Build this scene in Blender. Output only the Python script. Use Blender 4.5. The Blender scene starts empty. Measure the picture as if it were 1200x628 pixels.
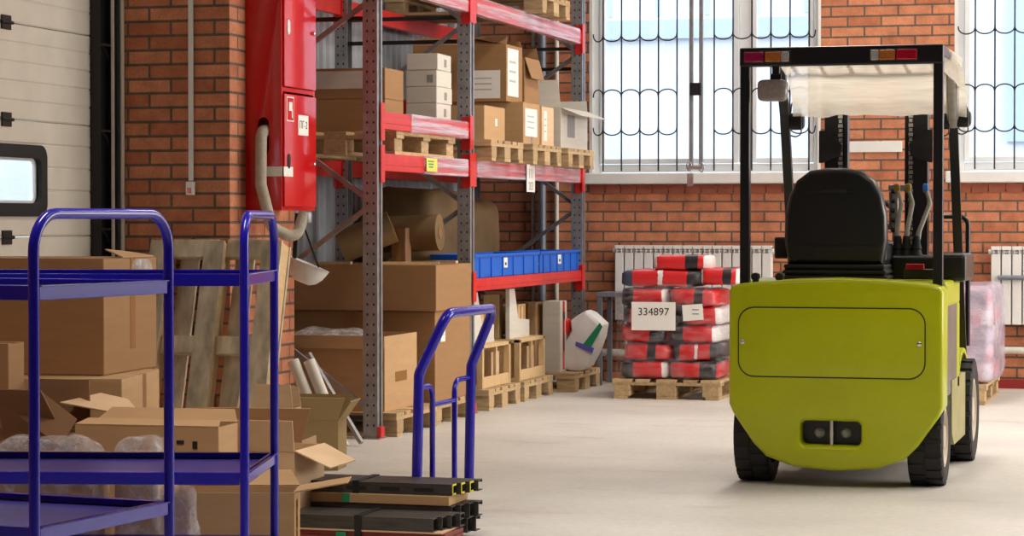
import bpy, bmesh, math, random
from mathutils import Vector, Matrix, noise
random.seed(7)
C = bpy.context.scene.collection
PI = math.pi
R_ = math.radians

# ------------------------------------------------------------------ camera model (used to survey positions)
FPX, EYE = 2800.0, 1.30
YAW, PIT = math.atan(800 / FPX), math.atan(56 / FPX)
FW = Vector((-math.sin(YAW) * math.cos(PIT), math.cos(YAW) * math.cos(PIT), -math.sin(PIT)))
RT = Vector((math.cos(YAW), math.sin(YAW), 0))
UP = RT.cross(FW)

def at(x, y, X=None, Y=None, Z=None, D=None):
    d = FW * FPX + RT * (x - 600) + UP * (314 - y)
    if X is not None: t = X / d.x
    elif Y is not None: t = Y / d.y
    elif Z is not None: t = (Z - EYE) / d.z
    else: t = D / FPX
    return Vector((0, 0, EYE)) + d * t

# ------------------------------------------------------------------ materials
def lin(c):
    c = c / 255.0
    return c / 12.92 if c <= 0.04045 else ((c + 0.055) / 1.055) ** 2.4
def rgb(r, g, b): return (lin(r), lin(g), lin(b), 1)
MATS = {}
def base_mat(name):
    m = bpy.data.materials.new(name); m.use_nodes = True
    nt = m.node_tree; b = nt.nodes['Principled BSDF']
    return m, nt, b
def N(nt, t, **k):
    n = nt.nodes.new(t)
    for a, v in k.items():
        if a in n.inputs: n.inputs[a].default_value = v
        else: setattr(n, a, v)
    return n
def mixc(nt, fac, a, b, blend='MIX'):
    n = nt.nodes.new('ShaderNodeMix'); n.data_type = 'RGBA'; n.blend_type = blend
    for i, v in ((0, fac), (6, a), (7, b)):
        if isinstance(v, bpy.types.NodeSocket): nt.links.new(v, n.inputs[i])
        else: n.inputs[i].default_value = v
    return n.outputs[2]
def ramp(nt, src, stops, interp='LINEAR'):
    r = nt.nodes.new('ShaderNodeValToRGB'); r.color_ramp.interpolation = interp
    e = r.color_ramp.elements
    while len(e) > 1: e.remove(e[-1])
    e[0].position, e[0].color = stops[0]
    for p, c in stops[1:]:
        q = e.new(p); q.color = c
    nt.links.new(src, r.inputs[0]); return r.outputs[0]
def g(v): return (v, v, v, 1)
def noise_n(nt, scale, detail=3, coord='Object', stretch=None, rough=0.55):
    tc = N(nt, 'ShaderNodeTexCoord'); src = tc.outputs[coord]
    if stretch:
        mp = N(nt, 'ShaderNodeMapping'); mp.inputs['Scale'].default_value = stretch
        nt.links.new(src, mp.inputs[0]); src = mp.outputs[0]
    n = N(nt, 'ShaderNodeTexNoise', Scale=scale, Detail=detail, Roughness=rough)
    nt.links.new(src, n.inputs['Vector'])
    return n.outputs['Fac']
def bump(nt, b, h, strength=0.2, dist=0.01):
    n = N(nt, 'ShaderNodeBump', Strength=strength, Distance=dist)
    nt.links.new(h, n.inputs['Height']); nt.links.new(n.outputs[0], b.inputs['Normal'])

def plain(name, c, rough=0.5, metal=0.0, var=0.12, scale=8, stretch=None, bmp=0.0, spec=0.5, coat=0.0):
    m, nt, b = base_mat(name)
    f = noise_n(nt, scale, 4, stretch=stretch)
    lo = tuple(x * (1 - var) for x in c[:3]) + (1,); hi = tuple(min(1, x * (1 + var)) for x in c[:3]) + (1,)
    nt.links.new(ramp(nt, f, [(0.3, lo), (0.7, hi)]), b.inputs['Base Color'])
    b.inputs['Roughness'].default_value = rough; b.inputs['Metallic'].default_value = metal
    b.inputs['Specular IOR Level'].default_value = spec
    if coat: b.inputs['Coat Weight'].default_value = coat; b.inputs['Coat Roughness'].default_value = 0.08
    if bmp: bump(nt, b, f, bmp)
    MATS[name] = m; return m
def tinted(name, c, rough, var, rnd, scale, stretch, bmp=0.1):
    """like plain, with a small tone change per object"""
    m, nt, b = base_mat(name)
    f = noise_n(nt, scale, 5, stretch=stretch)
    lo = tuple(x * (1 - var) for x in c[:3]) + (1,); hi = tuple(min(1, x * (1 + var)) for x in c[:3]) + (1,)
    col = ramp(nt, f, [(0.3, lo), (0.7, hi)])
    oi = N(nt, 'ShaderNodeObjectInfo')
    k = ramp(nt, oi.outputs['Random'], [(0, g(1 - rnd)), (1, g(1.0))])
    col = mixc(nt, 1.0, col, k, 'MULTIPLY')
    nt.links.new(col, b.inputs['Base Color'])
    b.inputs['Roughness'].default_value = rough
    bump(nt, b, f, bmp, 0.004)
    MATS[name] = m; return m
def film(name, c, opaque_lo, opaque_hi, scale=6, stretch=None, rough=0.15, p0=0.35, p1=0.7):
    m, nt, b = base_mat(name)
    out = nt.nodes['Material Output']
    f = noise_n(nt, scale, 5, stretch=stretch, rough=0.65)
    b.inputs['Base Color'].default_value = c; b.inputs['Roughness'].default_value = rough
    bump(nt, b, f, 0.9, 0.03)
    tr = N(nt, 'ShaderNodeBsdfTransparent')
    fac = ramp(nt, f, [(p0, g(opaque_lo)), (p1, g(opaque_hi))])
    mx = N(nt, 'ShaderNodeMixShader')
    nt.links.new(fac, mx.inputs[0]); nt.links.new(tr.outputs[0], mx.inputs[1]); nt.links.new(b.outputs[0], mx.inputs[2])
    nt.links.new(mx.outputs[0], out.inputs[0])
    MATS[name] = m; return m
def brick(name, c1, c2, mortar):
    m, nt, b = base_mat(name)
    uv = N(nt, 'ShaderNodeTexCoord')
    br = nt.nodes.new('ShaderNodeTexBrick')
    nt.links.new(uv.outputs['UV'], br.inputs['Vector'])
    for k, v in dict(Scale=1.0).items(): br.inputs[k].default_value = v
    br.inputs['Brick Width'].default_value = 0.263; br.inputs['Row Height'].default_value = 0.0805
    br.inputs['Mortar Size'].default_value = 0.008; br.inputs['Mortar Smooth'].default_value = 0.15
    br.inputs['Bias'].default_value = 0.0
    br.inputs['Color1'].default_value = c1; br.inputs['Color2'].default_value = c2; br.inputs['Mortar'].default_value = mortar
    f = noise_n(nt, 9, 5, 'UV')
    f2 = noise_n(nt, 70, 3, 'UV')
    col = mixc(nt, 1.0, br.outputs['Color'], ramp(nt, f, [(0.3, g(0.72)), (0.7, g(1.15))]), 'MULTIPLY')
    col = mixc(nt, 1.0, col, ramp(nt, f2, [(0.25, g(0.8)), (0.7, g(1.08))]), 'MULTIPLY')
    nt.links.new(col, b.inputs['Base Color'])
    b.inputs['Roughness'].default_value = 0.85
    inv = N(nt, 'ShaderNodeMath', operation='SUBTRACT'); inv.inputs[0].default_value = 1.0
    nt.links.new(br.outputs['Fac'], inv.inputs[1])
    bump(nt, b, inv.outputs[0], 0.6, 0.01)
    MATS[name] = m; return m

brick('brick', rgb(210, 138, 100), rgb(182, 108, 74), rgb(104, 88, 76))
plain('header_brick', rgb(150, 84, 62), 0.85, var=0.15)
plain('white_paint', rgb(225, 224, 220), 0.45, var=0.04)
plain('window_plastic', rgb(232, 235, 238), 0.3, var=0.03)
plain('ceiling_paint', rgb(140, 138, 134), 0.8, var=0.03)
plain('plaster', rgb(128, 122, 116), 0.8, var=0.05)
plain('door_cream', rgb(214, 206, 192), 0.5, var=0.05, scale=5)
plain('sheet_metal', rgb(172, 176, 182), 0.4, 0.2, var=0.1)
plain('black_rubber', rgb(26, 25, 25), 0.75, var=0.2)
plain('black_paint', rgb(22, 22, 26), 0.35, var=0.15)
plain('black_plastic', rgb(24, 25, 25), 0.36, var=0.12, scale=60, bmp=0.03)
plain('dark_steel', rgb(46, 44, 44), 0.45, 0.5, var=0.25)
plain('galvanised', rgb(150, 150, 152), 0.42, 0.55, var=0.2, scale=14)
plain('pipe_grey', rgb(120, 124, 134), 0.4, 0.2, var=0.1)
plain('pipe_white', rgb(214, 208, 196), 0.5, var=0.05)
plain('chrome', rgb(200, 200, 200), 0.25, 0.9, var=0.05)
plain('blue_paint', rgb(34, 26, 168), 0.22, var=0.06, coat=0.3, spec=0.35)
plain('blue_tray_lit', rgb(98, 92, 196), 0.32, var=0.16, scale=3, stretch=(0.6, 3, 1))  # same trolley blue; overhead light and reflection on the shelves put into its colour
plain('bin_blue', rgb(20, 98, 205), 0.4, var=0.06)
plain('red_paint', rgb(206, 24, 28), 0.25, var=0.07, coat=0.3)
plain('cabinet_red', rgb(206, 20, 26), 0.2, var=0.05, scale=5, bmp=0.12, coat=0.3)
plain('red_beam', rgb(206, 44, 40), 0.35, var=0.12, scale=10)
plain('white_paper', rgb(238, 236, 230), 0.7, var=0.02)
plain('ink', rgb(30, 28, 28), 0.7, var=0.05)
plain('grey_print', rgb(140, 138, 134), 0.7, var=0.3, scale=90)
plain('faint_print', rgb(186, 184, 178), 0.7, var=0.15, scale=90)
plain('yellow_sticker', rgb(214, 214, 96), 0.6, var=0.05)
plain('green_plastic', rgb(10, 140, 96), 0.5, var=0.05)
plain('violet_print', rgb(92, 92, 190), 0.5, var=0.05)
plain('orange_red', rgb(232, 74, 40), 0.5, var=0.05)
plain('tape', rgb(150, 108, 62), 0.22, var=0.1)
plain('hose_canvas', rgb(182, 172, 154), 0.85, var=0.12, scale=40, bmp=0.2)
plain('white_sack', rgb(226, 226, 224), 0.45, var=0.06, scale=10, bmp=0.3)
plain('knob_yellow', rgb(140, 110, 24), 0.4, var=0.05)
plain('knob_blue', rgb(40, 110, 190), 0.4, var=0.05)
plain('lever_boot', rgb(142, 138, 128), 0.6, var=0.15, scale=40)
plain('hi_red', rgb(168, 16, 44), 0.2, var=0.1)
plain('lens_pink', rgb(150, 28, 74), 0.2, var=0.15, scale=80)
plain('lens_amber', rgb(172, 104, 52), 0.2, var=0.15, scale=80)
plain('lens_clear', rgb(176, 172, 170), 0.2, var=0.15, scale=80)
plain('lamp_glass', rgb(146, 136, 132), 0.2, var=0.15, scale=60)
plain('yellow_mark', rgb(226, 214, 40), 0.5, var=0.05)
plain('asphalt', rgb(150, 152, 156), 0.9, var=0.08)
plain('facade_white', rgb(236, 240, 244), 0.8, var=0.02)
plain('facade_blue', rgb(200, 216, 232), 0.7, var=0.03)
plain('steel_profile', rgb(74, 71, 68), 0.45, 0.4, var=0.3, scale=10, stretch=(1, 8, 8))
plain('rim_paint', rgb(190, 176, 158), 0.5, var=0.12)
plain('dirty_olive', rgb(148, 142, 92), 0.5, var=0.2, scale=6)
plain('battery_grey', rgb(112, 112, 112), 0.35, 0.4, var=0.2, scale=6)
plain('red_boards', rgb(120, 44, 36), 0.6, var=0.15)
plain('skirting_red', rgb(150, 40, 34), 0.5, var=0.1)
plain('brown_paper', rgb(112, 88, 54), 0.7, var=0.22, scale=5, bmp=0.15)
plain('foam_tan', rgb(168, 120, 66), 0.7, var=0.2, scale=4)
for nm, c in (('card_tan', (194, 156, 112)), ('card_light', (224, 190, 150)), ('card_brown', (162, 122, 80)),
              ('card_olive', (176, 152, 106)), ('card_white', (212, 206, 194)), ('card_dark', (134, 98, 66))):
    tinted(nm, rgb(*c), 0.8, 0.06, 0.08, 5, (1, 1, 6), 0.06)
tinted('pallet_wood', rgb(196, 166, 124), 0.8, 0.2, 0.3, 7, (1.5, 6, 6), 0.25)
tinted('grey_wood', rgb(206, 190, 162), 0.8, 0.42, 0.3, 4, (1.2, 3, 3), 0.25)
tinted('crate_wood', rgb(210, 178, 130), 0.75, 0.12, 0.15, 7, (4, 4, 1.5), 0.15)
film('stretch_film', rgb(236, 230, 238), 0.0, 0.26, 9, (1, 1, 2.5), 0.15, 0.4, 0.75)
film('thick_film', rgb(222, 208, 228), 0.42, 0.80, 4, (1, 1, 2), 0.2)
film('beam_film', rgb(238, 226, 240), 0.05, 0.88, 1.6, (1, .5, 18), 0.2, 0.36, 0.66)  # film on the beams; window glare on it put in as whitish streaks
film('clear_plastic', rgb(235, 235, 238), 0.10, 0.52, 13, None, 0.05)
def cover_mat():
    m, nt, b = base_mat('cover_film'); out = nt.nodes['Material Output']
    f = noise_n(nt, 6, 5, stretch=(0.6, 5, 5))
    b.inputs['Base Color'].default_value = rgb(226, 220, 206); b.inputs['Roughness'].default_value = 0.3
    bump(nt, b, f, 0.7, 0.02)
    tl = N(nt, 'ShaderNodeBsdfTranslucent'); tl.inputs[0].default_value = rgb(246, 240, 226)
    tr = N(nt, 'ShaderNodeBsdfTransparent')
    m1 = N(nt, 'ShaderNodeMixShader'); m1.inputs[0].default_value = 0.42
    nt.links.new(b.outputs[0], m1.inputs[1]); nt.links.new(tl.outputs[0], m1.inputs[2])
    m2 = N(nt, 'ShaderNodeMixShader'); nt.links.new(ramp(nt, f, [(0.3, g(0.75)), (0.7, g(0.97))]), m2.inputs[0])
    nt.links.new(tr.outputs[0], m2.inputs[1]); nt.links.new(m1.outputs[0], m2.inputs[2]); nt.links.new(m2.outputs[0], out.inputs[0])
    MATS['cover_film'] = m
cover_mat()

def floor_mat():
    m, nt, b = base_mat('concrete')
    a = noise_n(nt, 0.9, 6); f = noise_n(nt, 26, 5); s = noise_n(nt, 2.4, 5, stretch=(0.5, 1.4, 1))
    col = ramp(nt, a, [(0.3, rgb(198, 193, 185)), (0.7, rgb(220, 216, 208))])
    col = mixc(nt, 1.0, col, ramp(nt, f, [(0.3, g(0.9)), (0.7, g(1.04))]), 'MULTIPLY')
    col = mixc(nt, ramp(nt, s, [(0.58, g(0)), (0.75, g(0.4))]), col, rgb(168, 150, 126))
    nt.links.new(col, b.inputs['Base Color'])
    b.inputs['Roughness'].default_value = 0.5
    b.inputs['Specular IOR Level'].default_value = 0.35
    bump(nt, b, f, 0.08, 0.004)
    MATS['concrete'] = m
floor_mat()
def fork_paint():
    m, nt, b = base_mat('lime_paint')
    a = noise_n(nt, 3, 4); s = noise_n(nt, 34, 6, rough=0.75)
    col = ramp(nt, a, [(0.3, rgb(170, 178, 0)), (0.7, rgb(180, 188, 2))])
    col = mixc(nt, ramp(nt, s, [(0.70, g(0)), (0.76, g(0.55))]), col, rgb(196, 190, 120))
    nt.links.new(col, b.inputs['Base Color'])
    b.inputs['Roughness'].default_value = 0.34; b.inputs['Specular IOR Level'].default_value = 0.4; b.inputs['Coat Weight'].default_value = 0.1
    b.inputs['Coat Roughness'].default_value = 0.15
    MATS['lime_paint'] = m
fork_paint()
def glass_mat():
    m, nt, b = base_mat('window_glass')
    out = nt.nodes['Material Output']
    tr = N(nt, 'ShaderNodeBsdfTransparent'); tr.inputs[0].default_value = (0.95, 0.98, 1, 1)
    gl = N(nt, 'ShaderNodeBsdfGlossy', Roughness=0.03)
    n = noise_n(nt, 2, 2)
    fac = ramp(nt, n, [(0.3, g(0.05)), (0.7, g(0.09))])
    mx = N(nt, 'ShaderNodeMixShader'); nt.links.new(fac, mx.inputs[0])
    nt.links.new(tr.outputs[0], mx.inputs[1]); nt.links.new(gl.outputs[0], mx.inputs[2]); nt.links.new(mx.outputs[0], out.inputs[0])
    MATS['window_glass'] = m
glass_mat()
def bag_mat(name, stops):
    """printed sack: bands across the sack's width, wrinkled plastic"""
    m, nt, b = base_mat(name)
    tc = N(nt, 'ShaderNodeTexCoord'); sp = N(nt, 'ShaderNodeSeparateXYZ')
    nt.links.new(tc.outputs['Generated'], sp.inputs[0])
    n = noise_n(nt, 14, 4)
    ad = N(nt, 'ShaderNodeMath', operation='MULTIPLY_ADD'); ad.inputs[1].default_value = 0.07
    nt.links.new(n, ad.inputs[0]); nt.links.new(sp.outputs[0], ad.inputs[2])
    nt.links.new(ramp(nt, ad.outputs[0], stops, 'CONSTANT'), b.inputs['Base Color'])
    b.inputs['Roughness'].default_value = 0.35
    bump(nt, b, n, 0.4, 0.01)
    MATS[name] = m
RD, BK, WH = rgb(204, 40, 42), rgb(38, 34, 36), rgb(226, 222, 220)
bag_mat('sack_red_black', [(0, RD), (0.66, BK), (0.97, RD)])
bag_mat('sack_black_red', [(0, BK), (0.33, RD), (0.9, WH)])
bag_mat('sack_red', [(0, RD), (0.55, BK), (0.72, RD)])
bag_mat('sack_mixed', [(0, BK), (0.2, RD), (0.5, WH), (0.56, RD), (0.8, BK)])
bag_mat('sack_loose', [(0, WH), (0.12, RD), (0.6, BK), (0.8, RD), (0.9, WH)])
bag_mat('sack_slate', [(0, rgb(64, 76, 96)), (0.2, RD), (0.5, WH), (0.56, RD), (0.84, BK)])

# ------------------------------------------------------------------ mesh builder
class MB:
    def __init__(s): s.v = []; s.f = []; s.uv = []; s.mi = []
    def poly(s, pts, mi=0, uv=None):
        k = len(s.v); pts = [Vector(p) for p in pts]; s.v += pts
        s.f.append(list(range(k, k + len(pts)))); s.mi.append(mi)
        if uv is None:
            n = Vector((0, 0, 0))
            for i in range(len(pts)):
                a, b = pts[i], pts[(i + 1) % len(pts)]
                n += Vector(((a.y - b.y) * (a.z + b.z), (a.z - b.z) * (a.x + b.x), (a.x - b.x) * (a.y + b.y)))
            ax = max(range(3), key=lambda i: abs(n[i]))
            uv = [((p.y, p.z), (p.x, p.z), (p.x, p.y))[ax] for p in pts]
        s.uv.append(uv)
    def box(s, c, d, rot=None, mi=0):
        c = Vector(c); x, y, z = d[0] / 2, d[1] / 2, d[2] / 2
        P = [Vector((i * x, j * y, k * z)) for k in (-1, 1) for j in (-1, 1) for i in (-1, 1)]
        if rot is not None: P = [rot @ p for p in P]
        P = [p + c for p in P]
        k = len(s.v); s.v += P
        for q, ax in (((0, 2, 3, 1), 2), ((4, 5, 7, 6), 2), ((0, 1, 5, 4), 1), ((2, 6, 7, 3), 1), ((0, 4, 6, 2), 0), ((1, 3, 7, 5), 0)):
            s.f.append([k + i for i in q]); s.mi.append(mi)
            s.uv.append([((P[i].y, P[i].z), (P[i].x, P[i].z), (P[i].x, P[i].y))[ax] for i in q])
        return s
    def slab(s, pts, t, mi=0):
        pts = [Vector(p) for p in pts]
        n = (pts[1] - pts[0]).cross(pts[2] - pts[0]).normalized() * (t / 2)
        a = [p + n for p in pts]; b = [p - n for p in pts]
        s.poly(a, mi); s.poly(b[::-1], mi)
        m = len(pts)
        for i in range(m):
            j = (i + 1) % m
            s.poly([b[i], b[j], a[j], a[i]], mi)
        return s
    def ring(s, rings, closed=True, caps=True, mi=0):
        k = len(s.v); m = len(rings[0])
        for r in rings: s.v += [Vector(p) for p in r]
        for i in range(len(rings) - 1):
            for j in range(m if closed else m - 1):
                a, b = k + i * m + j, k + i * m + (j + 1) % m
                s.f.append([a, b, b + m, a + m]); s.mi.append(mi)
                s.uv.append([(j / m, i * .1), ((j + 1) / m, i * .1), ((j + 1) / m, i * .1 + .1), (j / m, i * .1 + .1)])
        if caps:
            for base, rev in ((k, True), (k + (len(rings) - 1) * m, False)):
                f = list(range(base, base + m))
                s.f.append(f[::-1] if rev else f); s.mi.append(mi); s.uv.append([(0, 0)] * m)
        return s
    def tube(s, pts, r, n=10, mi=0, square=False, r2=None):
        pts = [Vector(p) for p in pts]; rings = []; up = None
        for i, p in enumerate(pts):
            a = pts[max(0, i - 1)]; b = pts[min(len(pts) - 1, i + 1)]
            t = (b - a).normalized()
            if up is None:
                up = Vector((0, 0, 1)) if abs(t.z) < 0.9 else Vector((1, 0, 0))
            u = (up - t * up.dot(t)).normalized(); w = t.cross(u); up = u
            k = 1.0
            if 0 < i < len(pts) - 1:
                c = (p - a).normalized().dot((b - p).normalized()); k = 1 / max(0.5, math.sqrt((1 + c) / 2))
            rr = r if r2 is None else r + (r2 - r) * i / (len(pts) - 1)
            if square: rings.append([p + (u * sx + w * sy) * rr * k for sx, sy in ((1, 1), (-1, 1), (-1, -1), (1, -1))])
            else: rings.append([p + (u * math.cos(2 * PI * j / n) + w * math.sin(2 * PI * j / n)) * rr for j in range(n)])
        return s.ring(rings, mi=mi)
    def lathe(s, prof, c, axis='z', n=20, mi=0, caps=True):
        c = Vector(c); rings = []
        for r, h in prof:
            row = []
            for j in range(n):
                a = 2 * PI * j / n; u, w = r * math.cos(a), r * math.sin(a)
                row.append(c + Vector({'z': (u, w, h), 'x': (h, u, w), 'y': (w, h, u)}[axis]))
            rings.append(row)
        return s.ring(rings, caps=caps, mi=mi)
    def cyl(s, a, b, r, n=12, mi=0): return s.tube([a, b], r, n, mi)
    def blob(s, c, d, e=0.35, seed=0, amp=0.03, nu=28, nv=14, freq=5.0, mi=0, rot=None):
        c = Vector(c)
        sp = lambda v, p: math.copysign(abs(v) ** p, v)
        rings = []
        for i in range(1, nv):
            t = -PI / 2 + PI * i / nv; row = []
            for j in range(nu):
                a = 2 * PI * j / nu
                p = Vector((sp(math.cos(t), e) * sp(math.cos(a), e), sp(math.cos(t), e) * sp(math.sin(a), e), sp(math.sin(t), e)))
                q = Vector((p.x * d[0] / 2, p.y * d[1] / 2, p.z * d[2] / 2))
                k = noise.noise(q * freq + Vector((seed * 3.1, seed * 1.7, seed))) + .5 * noise.noise(q * freq * 2.3 + Vector((seed, 9, 3)))
                q += p.normalized() * k * amp
                q.z = max(q.z, -d[2] / 2)
                row.append((rot @ q if rot is not None else q) + c)
            rings.append(row)
        return s.ring(rings, mi=mi)
    def build(s, name, mat, parent=None, bevel=0.0, smooth=False, seg=2, world=False, origin=None):
        vs = s.v
        if world and parent is not None:
            inv = XF[parent.name].inverted(); vs = [inv @ p for p in vs]
        if origin is not None:
            o = Vector(origin); vs = [p - o for p in vs]
        me = bpy.data.meshes.new(name); me.from_pydata([tuple(p) for p in vs], [], s.f)
        ul = me.uv_layers.new(name='UVMap')
        i = 0
        for q in s.uv:
            for t in q: ul.data[i].uv = t; i += 1
        for m in (mat if isinstance(mat, (list, tuple)) else [mat]): me.materials.append(MATS[m])
        for p, k in zip(me.polygons, s.mi): p.material_index = k
        bm = bmesh.new(); bm.from_mesh(me); bmesh.ops.recalc_face_normals(bm, faces=bm.faces)
        if smooth:
            for f in bm.faces: f.smooth = True
            for e in bm.edges:
                if len(e.link_faces) == 2 and e.calc_face_angle(0) > R_(42): e.smooth = False
        bm.to_mesh(me); bm.free()
        o = bpy.data.objects.new(name, me); C.objects.link(o)
        if origin is not None: o.location = origin
        if parent is not None: o.parent = parent
        if bevel:
            b = o.modifiers.new('bevel', 'BEVEL'); b.width = bevel; b.segments = seg; b.limit_method = 'ANGLE'; b.angle_limit = R_(40)
        return o
XF = {}
def tag(o, label, cat, group=None):
    o['label'] = label; o['category'] = cat
    if group: o['group'] = group
    return o
def thing(name, label, cat, loc=(0, 0, 0), rz=0.0, group=None, mat=None):
    o = bpy.data.objects.new(name, None); C.objects.link(o); o.empty_display_size = 0.1
    M = mat if mat is not None else Matrix.Translation(Vector(loc)) @ Matrix.Rotation(rz, 4, 'Z')
    o.matrix_world = M; XF[o.name] = M
    return tag(o, label, cat, group)
def struct(o): o['kind'] = 'structure'; return o
def copy_thing(o, M, label, group=None, parent=None):
    c = o.copy(); C.objects.link(c)
    if parent is None:
        c.matrix_world = M; XF[c.name] = M; c['label'] = label
        if group: c['group'] = group
    else: c.parent = parent
    for ch in list(o.children): copy_thing(ch, None, None, None, c)
    return c
def T(x, y, z, rz=0.0): return Matrix.Translation(Vector((x, y, z))) @ Matrix.Rotation(rz, 4, 'Z')
def fillet(pts, r, n=6):
    pts = [Vector(p) for p in pts]; out = [pts[0]]
    for a, p, b in zip(pts, pts[1:], pts[2:]):
        u = (a - p).normalized(); w = (b - p).normalized(); ang = u.angle(w); d = r / math.tan(ang / 2)
        d = min(d, (a - p).length * .49, (b - p).length * .49); rr = d * math.tan(ang / 2)
        c = p + (u + w).normalized() * (rr / math.sin(ang / 2))
        s0 = p + u * d - c; s1 = p + w * d - c
        e0, e1 = s0.normalized(), s1.normalized()
        for i in range(n + 1): out.append(c + e0.slerp(e1, i / n) * rr)
    out.append(pts[-1]); return out
def text_mesh(txt, size, name, parent, M, mat='ink'):
    cu = bpy.data.curves.new(name, 'FONT'); cu.body = txt; cu.size = size; cu.align_x = 'CENTER'; cu.align_y = 'CENTER'; cu.extrude = 0.0004
    o = bpy.data.objects.new(name + '_tmp', cu); C.objects.link(o)
    me = bpy.data.meshes.new_from_object(o.evaluated_get(bpy.context.evaluated_depsgraph_get()))
    bpy.data.objects.remove(o); bpy.data.curves.remove(cu)
    me.materials.clear(); me.materials.append(MATS[mat]); me.transform(M)
    r = bpy.data.objects.new(name, me); C.objects.link(r); r.parent = parent; return r
FRONT = Matrix.Rotation(PI / 2, 4, 'X')                              # text plane facing -Y
RIGHT = Matrix.Rotation(PI / 2, 4, 'Z') @ Matrix.Rotation(PI / 2, 4, 'X')  # text plane facing +X
def plate_mesh(name, outer, holes, depth, bevel, mat, parent, y0):
    """solid plate in XZ with holes, from y0 to y0+depth (parent's frame)"""
    cu = bpy.data.curves.new(name, 'CURVE'); cu.dimensions = '2D'; cu.fill_mode = 'BOTH'
    cu.extrude = depth / 2 - bevel; cu.bevel_depth = bevel; cu.bevel_resolution = 3; cu.offset = -bevel
    for pts in [outer] + holes:
        sp = cu.splines.new('POLY'); sp.points.add(len(pts) - 1); sp.use_cyclic_u = True
        for q, p in zip(sp.points, pts): q.co = (p[0], p[1], 0, 1)
    o = bpy.data.objects.new(name + '_tmp', cu); C.objects.link(o)
    me = bpy.data.meshes.new_from_object(o.evaluated_get(bpy.context.evaluated_depsgraph_get()))
    bpy.data.objects.remove(o); bpy.data.curves.remove(cu)
    me.transform(Matrix.Translation((0, y0 + depth / 2, 0)) @ Matrix.Rotation(PI / 2, 4, 'X'))
    me.materials.clear(); me.materials.append(MATS[mat])
    bm = bmesh.new(); bm.from_mesh(me)
    bmesh.ops.remove_doubles(bm, verts=bm.verts, dist=0.0004); bmesh.ops.recalc_face_normals(bm, faces=bm.faces)
    for f in bm.faces: f.smooth = True
    for e in bm.edges:
        if len(e.link_faces) == 2 and e.calc_face_angle(0) > R_(35): e.smooth = False
    bm.to_mesh(me); bm.free()
    r = bpy.data.objects.new(name, me); C.objects.link(r); r.parent = parent; return r
def rrect(x0, x1, z0, z1, r, n=6):
    out = []
    for cx, cz, a in ((x1 - r, z1 - r, 0), (x0 + r, z1 - r, 90), (x0 + r, z0 + r, 180), (x1 - r, z0 + r, 270)):
        for i in range(n + 1):
            t = R_(a + 90 * i / n); out.append((cx + r * math.cos(t), cz + r * math.sin(t)))
    return out

# ================================================================== SETTING
WL, WB, PY0, PY1, PX = -5.82, 18.80, 12.373, 13.36, -5.17            # left wall, back wall, pilaster
CEIL, WR, WF = 5.2, 5.0, -3.0
def S(name, mb, mat, **k): return struct(mb.build(name, mat, **k))
S('floor', MB().box(((WL - 1 + WR) / 2 - .2, (WF + WB) / 2 + .2, -.1), (WR - WL + 2, WB - WF + 1, .2)), 'concrete')
S('ceiling', MB().box(((WL + WR) / 2, (WF + WB) / 2, CEIL + .1), (WR - WL + 1.2, WB - WF + 1.2, .2)), 'ceiling_paint')
W1, W2, WZ0, WZ1 = (-4.72, -2.84), (-1.80, 0.10), 1.66, 3.60
b = MB()
xs = [WL - .4, W1[0], W1[1], W2[0], W2[1], WR + .2]
for i in (0, 2, 4): b.box(((xs[i] + xs[i + 1]) / 2, WB + .2, CEIL / 2), (xs[i + 1] - xs[i], .4, CEIL))
for x0, x1 in (W1, W2):
    b.box(((x0 + x1) / 2, WB + .2, WZ0 / 2), (x1 - x0, .4, WZ0))
    b.box(((x0 + x1) / 2, WB + .2, (WZ1 + CEIL) / 2), (x1 - x0, .4, CEIL - WZ1))
S('wall_back', b, 'brick')
b = MB()
for x0, x1 in (W1, W2):
    n = int((x1 - x0) / .1315)
    for i in range(n): b.box((x0 + .066 + i * .1315, WB - .003, WZ0 - .112), (.121, .012, .07))
S('trim_4', b, 'header_brick')
DX = -5.962                                                          # plane of the sectional door
DY0, DY1, DZ1 = 8.9, 12.24, 3.6
b = MB()
b.box(((WL - .2), (PY1 + WB) / 2, CEIL / 2), (.36, WB - PY1, CEIL))
b.box(((WL - .02 + PX) / 2, (PY0 + PY1) / 2, CEIL / 2), (PX - WL + .02, PY1 - PY0, CEIL))
b.box((WL - .2, (WF + DY0) / 2, CEIL / 2), (.4, DY0 - WF, CEIL))
b.box((WL - .2, (DY0 + PY0) / 2, (DZ1 + CEIL) / 2), (.4, PY0 - DY0, CEIL - DZ1))
b.box((-6.12, 12.29, DZ1 / 2), (.30, .166, DZ1))
S('wall_left', b, 'brick')
S('wall_right', MB().box((WR + .1, (WF + WB) / 2, CEIL / 2), (.2, WB - WF, CEIL)), 'plaster')
S('wall_front', MB().box(((WL + WR) / 2, WF - .1, CEIL / 2), (WR - WL + 1, .2, CEIL)), 'plaster')
# corrugated cladding on the left wall behind the rack
b = MB(); y = PY1 + .02; x0 = WL + .004; prof = []
while y < WB - .02:
    prof += [(x0, y), (x0, y + .05), (x0 + .022, y + .065), (x0 + .022, y + .115)]; y += .13
b.ring([[(p[0], p[1], .02) for p in prof], [(p[0], p[1], CEIL - .02) for p in prof]], closed=False, caps=False)
S('trim_1', b, 'sheet_metal')
S('baseboard_back', MB().box(((WR - 1.75) / 2, WB - .012, .035), (WR + 1.75, .02, .07)), 'skirting_red')

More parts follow.
